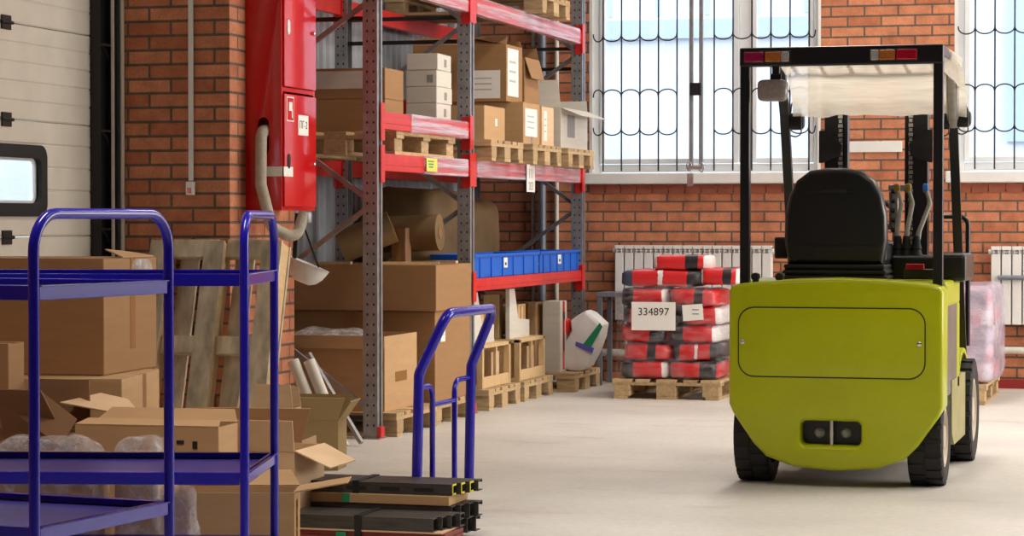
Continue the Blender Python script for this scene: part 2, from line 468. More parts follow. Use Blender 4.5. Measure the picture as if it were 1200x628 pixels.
# sectional door
door = bpy.data.objects.new('door_1', None); C.objects.link(door); struct(door); XF['door_1'] = Matrix.Translation((DX, 10.6, 0)); door.matrix_world = XF['door_1']
secs = [0.02, 0.60, 1.21, 1.825, 2.33, 2.95, DZ1]
WIN = (9.6, 11.63, 1.37, 1.65)
for z0, z1 in zip(secs, secs[1:]):
    b = MB(); n = 5; rows = []
    for i in range(n):
        a, c = z0 + (z1 - z0) * i / n, z0 + (z1 - z0) * (i + 1) / n
        rows += [(0, a + .004), (.006, a + .012), (.006, c - .004), (0, c)]
    def strip(ya, yb, lo=-9, hi=9):
        rr = [(dx, min(max(z, lo), hi)) for dx, z in rows]
        b.ring([[(DX + dx, ya, z) for dx, z in rr] + [(DX - .04, ya, rr[-1][1]), (DX - .04, ya, rr[0][1])],
                [(DX + dx, yb, z) for dx, z in rr] + [(DX - .04, yb, rr[-1][1]), (DX - .04, yb, rr[0][1])]])
    if z0 < 1.5 < z1:
        strip(DY0, WIN[0]); strip(WIN[1], DY1); strip(WIN[0], WIN[1], hi=WIN[2]); strip(WIN[0], WIN[1], lo=WIN[3])
    else: strip(DY0, DY1)
    b.build('door_panel', 'door_cream', door, world=True)
def yz_plate(name, outer, holes, depth, mat, parent, x0, bev=.004):
    """solid plate in the YZ plane starting at x0"""
    cy = 0
    o = plate_mesh(name, outer, holes, depth, bev, mat, None, 0)
    o.data.transform(Matrix.Rotation(PI / 2, 4, 'Z')); o.data.transform(Matrix.Translation((x0 + depth, 0, 0)))
    if parent is not None:
        o.data.transform(XF[parent.name].inverted()); o.parent = parent
    return o
yz_plate('window_frame', rrect(WIN[0] - .05, WIN[1] + .05, WIN[2] - .05, WIN[3] + .05, .07), [rrect(WIN[0] + .02, WIN[1] - .02, WIN[2] + .02, WIN[3] - .02, .05)], .04, 'black_rubber', door, DX - .012)
yz_plate('inner_frame', rrect(WIN[0] - .0, WIN[1] + .0, WIN[2] - .0, WIN[3] + .0, .05), [rrect(WIN[0] + .05, WIN[1] - .05, WIN[2] + .035, WIN[3] - .035, .03)], .012, 'window_plastic', door, DX - .016)
MB().box((DX - .02, (WIN[0] + WIN[1]) / 2, (WIN[2] + WIN[3]) / 2), (.006, WIN[1] - WIN[0], WIN[3] - WIN[2])).build('pane', 'window_glass', door, world=True)
for z in (2.33, 1.825, 1.21):
    b = MB(); yh = 11.25
    b.box((DX + .010, yh, z + .02), (.010, .10, .034)).box((DX + .010, yh, z - .02), (.010, .10, .034)).cyl((DX + .018, yh - .06, z), (DX + .018, yh + .06, z), .009)
    b.build('hinge', 'dark_steel', door, world=True)
# door track beside the pilaster
tr = thing('door_track', 'dark steel vertical track along the right edge of the cream sectional door', 'door track', (WL - .06, 12.3, 0))
MB().box((WL - .10, 12.30, 1.8), (.06, .12, 3.6)).box((WL - .04, 12.345, 1.8), (.06, .03, 3.6)).build('track', 'black_paint', tr, world=True)
MB().box((WL - .03, 12.31, 1.8), (.012, .02, 3.6)).build('edge_strip', 'pipe_white', tr, world=True)
for z in (.7, 1.25, 1.80, 2.28):
    MB().box((WL - .062, 12.27, z), (.05, .09, .014)).slab([(WL - .06, 12.23, z - .005), (WL - .06, 12.31, z - .08), (WL - .06, 12.31, z - .06), (WL - .06, 12.23, z)], .02).build('bracket', 'dark_steel', tr, world=True)
tag(MB().cyl((WL + .005, PY0 - .012, 0), (WL + .005, PY0 - .012, 3.6), .012).build('vertical_pipe', 'pipe_white', smooth=True, origin=(WL + .005, PY0, 0)),
    'thin pale vertical pipe between the door track and the brick pilaster', 'pipe')

# windows
def window(name, x0, x1, posts):
    w = bpy.data.objects.new(name, None); C.objects.link(w); struct(w); XF[name] = Matrix.Translation(((x0 + x1) / 2, WB, WZ0)); w.matrix_world = XF[name]
    yf = WB + .12
    b = MB()
    for x in (x0 + .035, x1 - .035): b.box((x, yf, (WZ0 + WZ1) / 2), (.07, .08, WZ1 - WZ0))
    for z in (WZ0 + .06, WZ1 - .03): b.box(((x0 + x1) / 2, yf, z), (x1 - x0 - .14, .08, .06))
    for x, wd in posts: b.box((x, yf, (WZ0 + WZ1) / 2 + .03), (wd, .078, WZ1 - WZ0 - .14))
    b.build('window_frame', 'window_plastic', w, bevel=.006, world=True)
    b = MB()
    for x in (x0 + .012, x1 - .012): b.box((x, WB + .04, (WZ0 + WZ1) / 2), (.024, .08, WZ1 - WZ0))
    b.build('reveal', 'white_paint', w, world=True)
    cuts = [x0 + .07] + [p for q in posts for p in (q[0] - q[1] / 2, q[0] + q[1] / 2)] + [x1 - .07]
    for a, c in zip(cuts[::2], cuts[1::2]):
        MB().box(((a + c) / 2, yf, (WZ0 + WZ1) / 2 + .03), (c - a, .012, WZ1 - WZ0 - .15)).build('pane', 'window_glass', w, world=True)
        b = MB()                                                     # opening sash
        for x in (a + .022, c - .022): b.box((x, yf - .035, 2.62), (.04, .04, 1.72))
        b.box(((a + c) / 2, yf - .035, 1.775), (c - a - .084, .04, .04))
        b.build('sash', 'window_plastic', w, bevel=.004, world=True)
    MB().box(((x0 + x1) / 2, WB + .02, WZ0 - .025), (x1 - x0 + .12, .20, .09)).build('window_sill', 'white_paint', w, bevel=.01, world=True)
    return w
window('window_1', W1[0], W1[1], [(-3.455, .10)])
window('window_2', W2[0], W2[1], [(-.85, .10)])
def grille(label, x0, x1, bars, meet=None):
    gr = thing('window_grille', label, 'window grille', ((x0 + x1) / 2, WB - .03, WZ0 + .03), group=None)
    yg = WB - .02
    z0, z1 = WZ0 + .055, 3.4
    for x in bars:
        MB().cyl((x, yg, z0 - .02), (x, yg, z1), .0065, 8).build('bar', 'black_paint', gr, world=True)
    runs = [x0] + bars + [x1]
    for z, sgn in ((2.80, -1), (2.29, 1), (2.045, -1)):
        b = MB()
        for a, c in zip(runs, runs[1:]):
            if meet and a < meet < c:
                b.build('scallop_row', 'black_paint', gr, world=True); b = MB(); continue
            pts = [((a + c) / 2 - (c - a) / 2 * math.cos(t), yg - .008, z + sgn * .06 * math.sin(t) ** .8) for t in [PI * i / 12 for i in range(13)]]
            b.tube(pts, .0055, 6)
        b.build('scallop_row', 'black_paint', gr, world=True)
    if meet:
        for dx in (-.04, .04):
            MB().box((meet + dx, yg, (z0 + z1) / 2), (.032, .03, z1 - z0)).build('leaf_post', 'galvanised', gr, bevel=.003, world=True)
        MB().box((meet - .0, yg - .03, 2.345), (.09, .03, .10)).build('hinge_block', 'black_paint', gr, bevel=.004, world=True)
        b = MB()
        b.tube([(meet - .05 + .02 * math.cos(t), yg - .035, WZ0 + .07 + .035 * math.sin(t)) for t in [2 * PI * i / 12 for i in range(13)]], .007, 6)
        b.tube([(meet + .05 + .02 * math.cos(t), yg - .035, WZ0 + .06 + .035 * math.sin(t)) for t in [2 * PI * i / 12 for i in range(13)]], .007, 6)
        b.box((meet, yg - .04, WZ0 + .06), (.12, .01, .03)).box((meet - .02, yg - .13, WZ0 - .04), (.05, .03, .10))
        b.tube([(meet - .02, yg - .04, WZ0 + .05), (meet - .02, yg - .12, WZ0 + .02), (meet - .02, yg - .13, WZ0 - .02)], .006, 6)
        b.build('padlock', 'chrome', gr, bevel=.003, world=True)
    return gr
grille('black scalloped bars over the wide window behind the forklift guard and rack', W1[0] + .04, W1[1] - .04, [-4.60 + .152 * i for i in range(5)] + [-3.69 + .152 * i for i in range(6)], -3.835)
grille('black scalloped bars over the window at the right edge', W2[0] + .03, W2[1] - .04, [-1.64 + .15 * i for i in range(11)])

# outside, seen through the windows
struct(MB().box((-3, 38, -.35), (80, 38, .1)).build('trim_2', 'asphalt'))
bl = thing('outbuilding', 'pale building with a light blue door bay seen through the barred windows', 'building', (-4.5, 31, -.3))
MB().box((-4.5, 33, 4.7), (40, 4, 10)).build('wall', 'facade_white', bl, world=True)
b = MB()
for i in range(60): b.box((-24 + i * .66, 30.97, 6.6), (.06, .06, 5.2))
b.build('cladding', 'facade_blue', bl, world=True)
b = MB(); b.box((-7.9, 30.96, 1.7), (.25, .1, 4)).box((-4.4, 30.96, 1.7), (.25, .1, 4)).box((-6.15, 30.96, 3.82), (3.7, .1, .25))
b.build('door_surround', 'facade_blue', bl, world=True)
b = MB(); b.box((-1.4, 30.96, 3.4), (1.8, .1, 2.2)).box((2.2, 30.96, 3.4), (1.8, .1, 2.2))
b.build('window', 'facade_blue', bl, world=True)
bl = thing('outbuilding', 'white building seen through the small pane in the cream sectional door', 'building', (-15, 10, -.3))
MB().box((-17, 12, 3), (3, 30, 6.6)).build('wall', 'facade_white', bl, world=True)
b = MB()
for i in range(20): b.box((-15.48, 2 + i * 1.1, 2), (.05, .35, 3.4))
b.build('pilaster', 'facade_blue', bl, world=True)
struct(MB().box((-16, 8, -.35), (18, 60, .1)).build('trim_3', 'asphalt'))

# radiators (copy sections)
def radiator(label, x0, n, tap=False):
    r = thing('radiator', label, 'radiator', (x0, WB - .10, .5), group=None)
    sec = None
    for i in range(n):
        if sec is None:
            b = MB()
            b.box((.0375, 0, .27), (.068, .08, .54)).box((.0375, 0, .585), (.074, .085, .028)).box((.0375, .012, .56), (.074, .06, .06))
            for u in (.018, .056): b.box((u, -.018, .557), (.006, .05, .04))
            b.box((.0375, .0, .556), (.074, .075, .006)).box((.0375, .02, .28), (.078, .03, .56))
            for k in range(2):
                for l in range(2): b.box((.026 + .025 * k, -.02, .547 + .02 * l), (.018, .044, .010), mi=1)
            sec = b.build('radiator_section', ['white_paint', 'grey_print'], r, bevel=.004); sec.location = (0, 0, 0)
        else:
            s2 = sec.copy(); C.objects.link(s2); s2.parent = r; s2.location = (.0795 * i, 0, 0)
    MB().cyl((-.02, .0, .555), (.0, .0, .555), .022).build('end_plug', 'white_paint', r); MB().cyl((.0795 * n, 0, .555), (.0795 * n + .025, 0, .555), .02).build('end_plug', 'white_paint', r)
    for q in (.2, .0795 * n - .2): MB().box((q, .06, .45), (.04, .07, .04)).build('wall_bracket', 'galvanised', r)
    return r
radiator('long white sectional radiator under the window behind the numbered sack stack', -4.475, 16)
radiator('white sectional radiator under the right window beside the film-wrapped pallet', -1.505, 14)
def pipe(label, pts, r, mat, name='pipe', fr=.04):
    return tag(MB().tube(fillet(pts, fr), r, 10).build(name, mat, smooth=True, origin=pts[0]), label, 'pipe')
pipe('thin white riser pipe on the back brick wall behind the rack', [(-4.985, WB - .03, 0), (-4.985, WB - .03, 4)], .018, 'pipe_white')
pipe('thick grey riser pipe on the back brick wall behind the rack', [(-5.10, WB - .06, 0), (-5.10, WB - .06, 4)], .034, 'pipe_grey')
pipe('slim steel riser pipe left of the thick grey riser', [(-5.18, WB - .04, 0), (-5.18, WB - .04, 4)], .016, 'galvanised')
pipe('pale heating pipe running low along the back wall left of the sack stack', [(-4.95, WB - .10, .235), (-2.6, WB - .10, .235)], .03, 'pipe_white')
pipe('pale heating pipe running low under the right window', [(-1.9, WB - .10, .30), (4, WB - .10, .30)], .028, 'pipe_white')
pipe('grey rail across the front of the right radiator', [(-1.45, WB - .16, .86), (.5, WB - .16, .86)], .018, 'pipe_grey')
pipe('thin valve pipe standing beside the grey stool frame', [(-4.39, WB - .10, .26), (-4.405, WB - .10, .60), (-4.43, WB - .10, .66)], .014, 'galvanised', 'valve_pipe', .01)
tag(MB().box((-2.42, WB - .01, 1.875), (.44, .018, .085)).build('wall_plate', 'white_paint', bevel=.004, origin=(-2.42, WB, 1.83)), 'white horizontal strip plate on the brick wall behind the mast', 'plate')
# conduit + switch on the pilaster
cd = thing('conduit', 'white vertical cable conduit on the front of the brick pilaster', 'conduit', (-5.398, PY0 - .012, 1.52))
MB().box((-5.398, PY0 - .011, 3.35), (.026, .02, 3.66)).build('cable_duct', 'white_paint', cd, bevel=.003, world=True)
sw = thing('wall_switch', 'small switch box at the lower end of the white conduit', 'switch', (-5.398, PY0 - .02, 1.44))
MB().box((-5.398, PY0 - .02, 1.478), (.045, .036, .075)).build('switch_box', 'white_paper', sw, bevel=.005, world=True)
MB().box((-5.398, PY0 - .04, 1.466), (.02, .008, .03)).build('rocker', 'red_paint', sw, bevel=.002, world=True)

# ================================================================== FIRE CABINET
CX0, CX1, CY0, CY1, CZ0, CZ1 = PX, -4.95, 12.60, 13.13, 1.355, 2.66
fc = thing('fire_cabinet', 'red two-door fire hose cabinet on the side of the brick pilaster', 'fire cabinet', ((CX0 + CX1) / 2, (CY0 + CY1) / 2, CZ0))
hole = rrect(-.033, .033, -.13, .08, .032)
sidep = plate_mesh('side_panel', [(0, 0)] * 0 + [(CX0 + .002, CZ0), (CX1, CZ0), (CX1, CZ1), (CX0 + .002, CZ1)],
                   [[(x + (CX0 + CX1) / 2 + .0, z + 1.80) for x, z in hole]], .006, .001, 'cabinet_red', None, CY0)
sidep.data.transform(XF[fc.name].inverted()); sidep.parent = fc
b = MB()
b.box((CX0 + .004, (CY0 + CY1) / 2, (CZ0 + CZ1) / 2), (.006, CY1 - CY0 - .014, CZ1 - CZ0))
b.box(((CX0 + CX1) / 2, CY1 - .003, (CZ0 + CZ1) / 2), (CX1 - CX0 - .002, .006, CZ1 - CZ0))
for z in (CZ0 + .003, 2.04, CZ1 - .003): b.box(((CX0 + CX1) / 2, (CY0 + CY1) / 2, z), (CX1 - CX0 - .02, CY1 - CY0 - .016, .006))
b.box((CX1 - .006, CY0 + .016, (CZ0 + CZ1) / 2), (.010, .02, CZ1 - CZ0)).box((CX1 - .006, CY1 - .016, (CZ0 + CZ1) / 2), (.010, .02, CZ1 - CZ0))
for z in (CZ0 + .012, 2.04, CZ1 - .01): b.box((CX1 - .006, (CY0 + CY1) / 2, z), (.010, CY1 - CY0 - .052, .024))
b.build('housing', 'cabinet_red', fc, world=True)
for z0, z1 in ((CZ0 + .022, 2.015), (2.055, CZ1 - .02)):
    zc = z0 + .32 if z0 < 1.6 else z0 + .40
    d = yz_plate('door', rrect(CY0 + .018, CY1 - .012, z0, z1, .008), [], .012, 'cabinet_red', fc, CX1 + .0005, .003)
    q = yz_plate('handle_recess', rrect(CY0 + .055, CY0 + .097, zc - .105, zc - .02, .0205, 8), [], .004, 'black_rubber' if z0 < 1.6 else 'white_paint', fc, CX1 + .0125, .001); q.parent = d
    k = MB().lathe([(.012, 0), (.012, .01), (.006, .014)], (CX1 + .012, CY1 - .055, zc - .07), 'x', 10).build('lock', 'chrome', d, smooth=True); k.data.transform(XF[fc.name].inverted())
def on_fc(o): o.data.transform(XF[fc.name].inverted()); return o
p = on_fc(MB().box((CX1 + .0135, 12.70, 1.93), (.002, .11, .14)).build('hose_sign', 'white_paper', fc))
q = MB().box((CX1 + .0152, 12.70, 1.93), (.001, .096, .126)).box((CX1 + .0161, 12.70, 1.945), (.0008, .05, .05), mi=1).box((CX1 + .0161, 12.725, 1.905), (.0008, .014, .05), mi=1).build('pictogram', ['cabinet_red', 'white_paper'], p); q.data.transform(XF[fc.name].inverted())
p = on_fc(MB().box((CX1 + .0135, 12.905, 1.845), (.002, .16, .115)).build('paper_label', 'white_paper', fc))
q = text_mesh('ПГ-2', .06, 'lettering', p, Matrix.Translation((CX1 + .0152, 12.905, 1.845)) @ RIGHT); q.data.transform(XF[fc.name].inverted())
on_fc(MB().box(((CX1 + CX0) / 2 + .065, CY0 - .0015, 1.575), (.10, .002, .055)).box((CX1 + .0135, CY0 + .068, 1.575), (.002, .14, .055)).build('paper_strip', 'white_paper', fc))
# hose out of the hole
hx = (CX0 + CX1) / 2
hs = thing('fire_hose', 'pale canvas hose hanging out of the slot in the red cabinet', 'hose', (hx, CY0 - .05, 1.2))
MB().tube(fillet([(hx, CY0 + .10, 1.82), (hx, CY0 - .035, 1.80), (hx + .0, CY0 - .04, 1.50), (hx + .06, CY0 - .03, 1.26), (hx + .17, CY0 + .06, 1.19), (hx + .20, CY0 + .12, 1.34)], .06), .033, 14).build('canvas_hose', 'hose_canvas', hs, smooth=True, world=True)
MB().lathe([(.036, 0), (.040, .01), (.040, .05), (.036, .06)], (hx + .20, CY0 + .13, 1.285), 'z', 14).build('coupling', 'galvanised', hs, smooth=True, world=True)
# hanging pan on straps
pan = thing('hanging_pan', 'white rounded pan hanging on two black straps below the red cabinet', 'pan', (-4.86, 12.86, .92))
b = MB(); prof = [(.0, -.115), (.045, -.11), (.08, -.09), (.105, -.055), (.118, -.02), (.122, 0)]
rot = Matrix.Rotation(R_(22), 3, 'Y') @ Matrix.Rotation(R_(-6), 3, 'X')
rings = []
for r, h in prof[1:] + [(.127, .004), (.114, .003)] + [(.104, -.05), (.076, -.088), (.04, -.108)]:
    rings.append([Vector((-4.885, 12.86, 1.045)) + rot @ Vector((r * math.cos(2 * PI * j / 24), r * math.sin(2 * PI * j / 24) * .85, h)) for j in range(24)])
b.ring(rings); b.build('bowl', 'white_sack', pan, smooth=True, world=True)
b = MB()
b.slab([(-4.955, 12.82, 1.34), (-4.93, 12.82, 1.34), (-4.955, 12.84, 1.08), (-4.98, 12.84, 1.08)], .006)
b.build('strap', 'black_rubber', pan, world=True)
MB().slab([(-4.935, 12.83, 1.33), (-4.925, 12.83, 1.33), (-4.82, 12.86, 1.03), (-4.832, 12.86, 1.03)], .006).build('strap', 'black_rubber', pan, world=True)

# ================================================================== PALLETS
def pallet_parts(root, mat='pallet_wood'):
    for y, w in ((-.3275, .145), (-.1775, .10), (0, .145), (.1775, .10), (.3275, .145)):
        MB().box((0, y, .133), (1.2, w, .022)).build('deck_board', mat, root, bevel=.002)
    for x in (-.5275, 0, .5275):
        MB().box((x, 0, .111), (.145, .8, .022)).build('cross_board', mat, root, bevel=.002)
        for y in (-.3275, 0, .3275):
            MB().box((x, y, .061), (.145, .145 if y == 0 else .12, .078)).build('block', mat, root, bevel=.004)
    for y, w in ((-.34, .10), (0, .145), (.34, .10)):
        MB().box((0, y, .011), (1.2, w, .022)).build('bottom_board', mat, root, bevel=.002)
pal0 = thing('pallet', 'wooden pallet on the floor under the open carton inside the near rack bay', 'pallet', (-5.19, 13.95, 0), group='wooden pallets')
pallet_parts(pal0)
def pallet(x, y, z, label, rz=0, M=None): return copy_thing(pal0, M if M is not None else T(x, y, z, rz), label, 'wooden pallets')
pallet(-5.21, 14.78, 0, 'wooden pallet on the floor under the tall double-stacked cartons')
pallet(-5.215, 15.98, 0, 'wooden pallet under the left wooden crate below the blue bins')
pallet(-5.205, 16.84, 0, 'wooden pallet under the right wooden crate below the blue bins')
pallet(-5.09, 17.84, 0, 'wooden pallet under the white sack and tall white carton')
MIDZ, TOPZ, LOWZ = 1.70, 2.80, .905
pallet(-5.08, 14.42, MIDZ, 'wooden pallet on the middle rack beam under the white cartons', PI / 2)
pallet(-5.15, 15.82, MIDZ, 'wooden pallet on the rack beam, nearest of three in the far bay')
pallet(-5.13, 16.80, MIDZ, 'wooden pallet on the rack beam, middle of three in the far bay')
pallet(-5.13, 17.80, MIDZ, 'wooden pallet on the rack beam, farthest and under the flapped carton')
pallet(-5.13, 17.05, TOPZ, 'wooden pallet on the top rack beam at the upper edge of view')
pallet(-3.68, 17.54, 0, 'weathered wooden pallet under the film-wrapped sacks numbered 334897', PI / 2)
pallet(-1.80, 17.64, 0, 'wooden pallet under the film-wrapped stack behind the forklift', PI / 2)
th = R_(17)
u = Vector((0, math.sin(th), math.cos(th))); n_ = Vector((0, math.cos(th), -math.sin(th)))
M = Matrix((u, Vector((1, 0, 0)), n_)).transposed().to_4x4()
cen = Vector((-5.19, PY0 - .012, 0)) - n_ * .144 + u * 0
top = Vector((-5.19, PY0 - .008, 1.2 * math.cos(th)))                # deck side of the top end rests on the pilaster
M.translation = top - u * .6 - n_ * .144
pl = thing('pallet', 'grey weathered wooden pallet leaning upright against the brick pilaster', 'pallet', group='wooden pallets', mat=M)
for y in (-.335, -.01, .33):                                         # deep stringers with a face board each
    MB().box((0, y, .012), (1.2, .115, .022)).build('bottom_board', 'grey_wood', pl, bevel=.002)
    MB().box((0, y + .03, .072), (1.19, .05, .098)).build('stringer', 'crate_wood', pl, bevel=.003)
for y, w in ((-.20, .11), (.13, .11), (.34, .1), (-.34, .1)):
    MB().box((0, y, .133), (1.2, w, .022)).build('deck_board', 'grey_wood', pl, bevel=.002)
for x in (-.55, .0, .55):
    for y0, y1 in ((-.335, -.01), (-.01, .33)):
        MB().box((x + .02, (y0 + y1) / 2 + .03, .085), (.10, y1 - y0 - .052, .07)).build('cross_block', 'grey_wood', pl, bevel=.004)

# ================================================================== RACK
FX, BX = -4.66, -5.62
UY = [13.45, 15.34, 18.38]
rk = thing('pallet_rack', 'tall pallet rack with grey uprights and red beams along the left wall', 'rack', (-5.14, 15.9, 0))
def upright(x, y, s):
    b = MB(); h = 4.2
    b.box((x - s * .045, y - .046, h / 2), (.09, .006, h))          # web facing the camera
    b.box((x - s * .045, y + .046, h / 2), (.09, .006, h))
    b.box((x - s * .003, y - .032, h / 2), (.006, .024, h)).box((x - s * .003, y + .032, h / 2), (.006, .024, h))
    b.box((x - s * .012, y, h / 2), (.006, .05, h))
    for z in [0.08 + .06 * i for i in range(52)]:
        for dx in (.022, .062): b.box((x - s * dx, y - .0492, z), (.010, .0012, .014), mi=1)
        b.box((x - s * .0085, y, z), (.0012, .012, .022), mi=1)
    o = b.build('upright', ['galvanised', 'ink'], rk, world=True)
    q = MB().box((x - s * .045, y, .004), (.13, .14, .008)).build('foot_plate', 'galvanised', o); q.data.transform(XF[rk.name].inverted())
    if s > 0:
        q = MB().box((x + .012, y - .02, .04), (.03, .07, .07)).build('foot_guard', 'red_beam', o, bevel=.008); q.data.transform(XF[rk.name].inverted())
for i, y in enumerate(UY):
    upright(FX, y, 1); upright(BX - .0, y, -1)
    fz, bz = [.15, 1.40, 2.62, 3.9], [.78, 2.02, 3.25]
    path = [fz[0], bz[0], fz[1], bz[1], fz[2], bz[2], fz[3]]
    for k in range(6):
        xa, xb = (FX - .04, BX + .04) if k % 2 == 0 else (BX + .04, FX - .04)
        MB().tube([(xa, y, path[k]), (xb, y, path[k + 1])], .014, square=True).build('brace', 'galvanised', rk, world=True)
    for z in (.12, 2.66, 2.50):
        MB().tube([(FX - .04, y + .018, z), (BX + .04, y + .018, z)], .013, square=True).build('cross_bar', 'dark_steel', rk, world=True)
def beam(x, s, y0, y1, z0, z1, wrap):
    a, c = y0 + .05, y1 - .05; zc = (z0 + z1) / 2; h = z1 - z0
    b = MB()
    b.box((x - s * .025, (a + c) / 2, zc), (.046, c - a, h)).box((x - s * .002, (a + c) / 2, zc), (.006, c - a, h * .34))
    o = b.build('beam', 'red_beam', rk, bevel=.005, world=True)
    for yy, d in ((a, 1), (c, -1)):
        q = MB().box((x + .004, yy - d * .015, zc - .01), (.010, .07, h + .12)).box((x - s * .03, yy + d * .004, zc - .02), (.06, .006, h + .12)).build('beam_connector', 'red_beam', o, bevel=.002)
        q.data.transform(XF[rk.name].inverted())
    for w in wrap:
        f0, f1 = a + (c - a) * w[0], a + (c - a) * w[1]
        q = MB().box((x - s * .022, (f0 + f1) / 2, zc), (.058, f1 - f0, h + .012)).build('film_wrap', 'beam_film', o, bevel=.008)
        q.data.transform(XF[rk.name].inverted())
    return o
beam(FX, 1, UY[0], UY[1], 1.845, 1.95, [(.30, .97)])
b1 = beam(FX, 1, UY[0], UY[1], 1.595, 1.70, [(.45, .97)])
beam(FX, 1, UY[1], UY[2], 1.595, 1.70, [(.02, .97)])
beam(FX, 1, UY[1], UY[2], .82, .905, [])
beam(FX, 1, UY[0], UY[1], 2.69, 2.80, [(.1, .97)])
beam(FX, 1, UY[1], UY[2], 2.69, 2.80, [(.02, .97)])
for z0, z1 in ((1.595, 1.70), (2.69, 2.80)):
    beam(BX, -1, UY[0], UY[1], z0, z1, [(.05, .6)]); beam(BX, -1, UY[1], UY[2], z0, z1, [])
beam(BX, -1, UY[1], UY[2], .82, .905, [])
b = MB()
for i in range(9): b.box(((FX + BX) / 2, 15.55 + .33 * i, .893), (FX - BX - .12, .29, .016))
b.build('shelf_deck', 'pallet_wood', rk, world=True)
yy = at(498, 195, X=FX)[1]
def on_rk(o): o.data.transform(XF[rk.name].inverted()); return o
q = on_rk(MB().box((FX + .012, 14.42, 1.65), (.002, .22, .085)).build('yellow_label', 'yellow_sticker', rk))
w = MB()
for i in range(3): w.box((FX + .0135, 14.40, 1.672 - .018 * i), (.001, .12 - .02 * i, .008))
w = w.build('print_line', 'green_plastic', q); w.data.transform(XF[rk.name].inverted())
q = on_rk(MB().box((FX + .016, 16.75, 1.605), (.003, .22, .20)).build('rack_sign', 'white_paper', rk))
w = text_mesh('203', .085, 'lettering', q, Matrix.Translation((FX + .018, 16.75, 1.545)) @ RIGHT, 'grey_print'); w.data.transform(XF[rk.name].inverted())
w = MB()
for i in range(3): w.box((FX + .0182, 16.71 + .04 * i, 1.64), (.001, .008, .07))
w = w.build('print_line', 'grey_print', q); w.data.transform(XF[rk.name].inverted())

# ================================================================== CARTONS
def carton(label, corner, z, w, d, h, rz=0.0, mat='card_tan', flaps=None, tape=(), sheets=(), group=None, t=.006, name='cardboard_box', cat='box'):
    """corner = near-right bottom corner; flaps: {side:(length, angle, taper)} makes it open"""
    Rm = Matrix.Rotation(rz, 3, 'Z'); c = Vector((corner[0], corner[1], 0)) + Rm @ Vector((-w / 2, d / 2, 0))
    o = thing(name, label, cat, (c.x, c.y, z), rz, group)
    X, Y = w / 2, d / 2
    if flaps is None:
        b = MB(); b.box((0, 0, h / 2), (w, d, h)); b.build('body', mat, o, bevel=.005)
        b = MB(); e = .0025
        b.box((0, -Y / 2 - .001, h + e / 2), (w - .004, Y - .004, e)).box((0, Y / 2 + .001, h + e / 2), (w - .004, Y - .004, e))
        b.build('top_flap', mat, o)
    else:
        b = MB()
        for s in (-1, 1):
            b.box((s * (X - t / 2), 0, h / 2), (t, d, h)); b.box((0, s * (Y - t / 2), h / 2), (w - 2 * t, t, h))
        b.box((0, 0, t / 2), (w - 2 * t, d - 2 * t, t))
        b.build('body', mat, o)
        for sd, (L, ang, tp) in flaps.items():
            out = {'f': Vector((0, -1, 0)), 'b': Vector((0, 1, 0)), 'r': Vector((1, 0, 0)), 'l': Vector((-1, 0, 0))}[sd]
            al = Vector((1, 0, 0)) if sd in 'fb' else Vector((0, 1, 0))
            half = X if sd in 'fb' else Y; off = Y if sd in 'fb' else X
            a = R_(ang); v = out * math.cos(a) * L + Vector((0, 0, 1)) * math.sin(a) * L
            base = out * (off + .001) + Vector((0, 0, h + .002))
            MB().slab([base - al * half, base + al * half, base + al * (half - tp) + v, base - al * (half - tp * .4) + v], .005).build('flap', mat, o)
    for face, pos, wd, lo, hi in tape:                               # strip down a face or along the top
        if face == 'r': MB().box((X + .0008, pos, (lo + hi) / 2), (.0016, wd, hi - lo)).build('packing_tape', 'tape', o)
        elif face == 'f': MB().box((pos, -Y - .0008, (lo + hi) / 2), (wd, .0016, hi - lo)).build('packing_tape', 'tape', o)
        elif face == 't': MB().box((0, pos, h + .0034), (w, wd, .0014)).build('packing_tape', 'tape', o)
    for face, u0, v0, sw, sh, m in sheets:
        if face == 'r':
            q = MB().box((X + .0012, u0, v0), (.0024, sw, sh)).build('paper_label', m, o)
            bb = MB()
            if m == 'white_paper':
                for i in range(3): bb.box((X + .0028, u0 - sw * .05, v0 + sh * (.22 - .2 * i)), (.0008, sw * .6, sh * .05))
        else:
            q = MB().box((u0, -Y - .0012, v0), (sw, .0024, sh)).build('paper_label', m, o)
            bb = MB()
            if m == 'white_paper':
                for i in range(3): bb.box((u0 - sw * .05, -Y - .0028, v0 + sh * (.22 - .2 * i)), (sw * .6, .0008, sh * .05))
        if bb.v: bb.build('print_line', 'faint_print', q)
    return o
def yat(x, X): return at(x, 300, X=X).y

# --- left pile, behind the trolleys
A = at(122, 441, D=10.2); A1 = at(186, 430, D=10.85)
rA = math.atan2(-(A1.x - A.x), A1.y - A.y)
ca = carton('large brown carton on top of the stack behind the left blue trolley', A, .636, 1.0, .64, .497, rA, 'card_brown', tape=[('r', .02, .06, .10, .497)], group=None)
MB().slab([(.5, -.10, .503), (.5, .28, .503), (.40, .26, .52), (.36, .05, .535)], .005).build('lifted_flap', 'card_tan', ca)
bb = MB(); bb.blob((.505, .12, .44), (.012, .26, .11), .6, 3, .006, 16, 8, 30); bb.build('torn_tape', 'clear_plastic', ca, smooth=True)
MB().box((-.33, -.12, .504), (.10, .05, .001)).build('paper_scrap', 'white_paper', ca)
Bc = at(143, 500, D=10.0); B1 = at(187, 487, D=10.7)
rB = math.atan2(-(B1.x - Bc.x), B1.y - Bc.y)
carton('taped brown carton directly under the large carton behind the left trolley', Bc, 0, .9, .70, .632, rB, 'card_tan', tape=[('r', .06, .06, .20, .632)])
carton('brown carton edge at the far left of the picture beside the stacked cartons', at(10, 440, D=9.62), .0, .4, .17, .80, .1, 'card_brown', tape=[('t', 0, .05, 0, 0)])
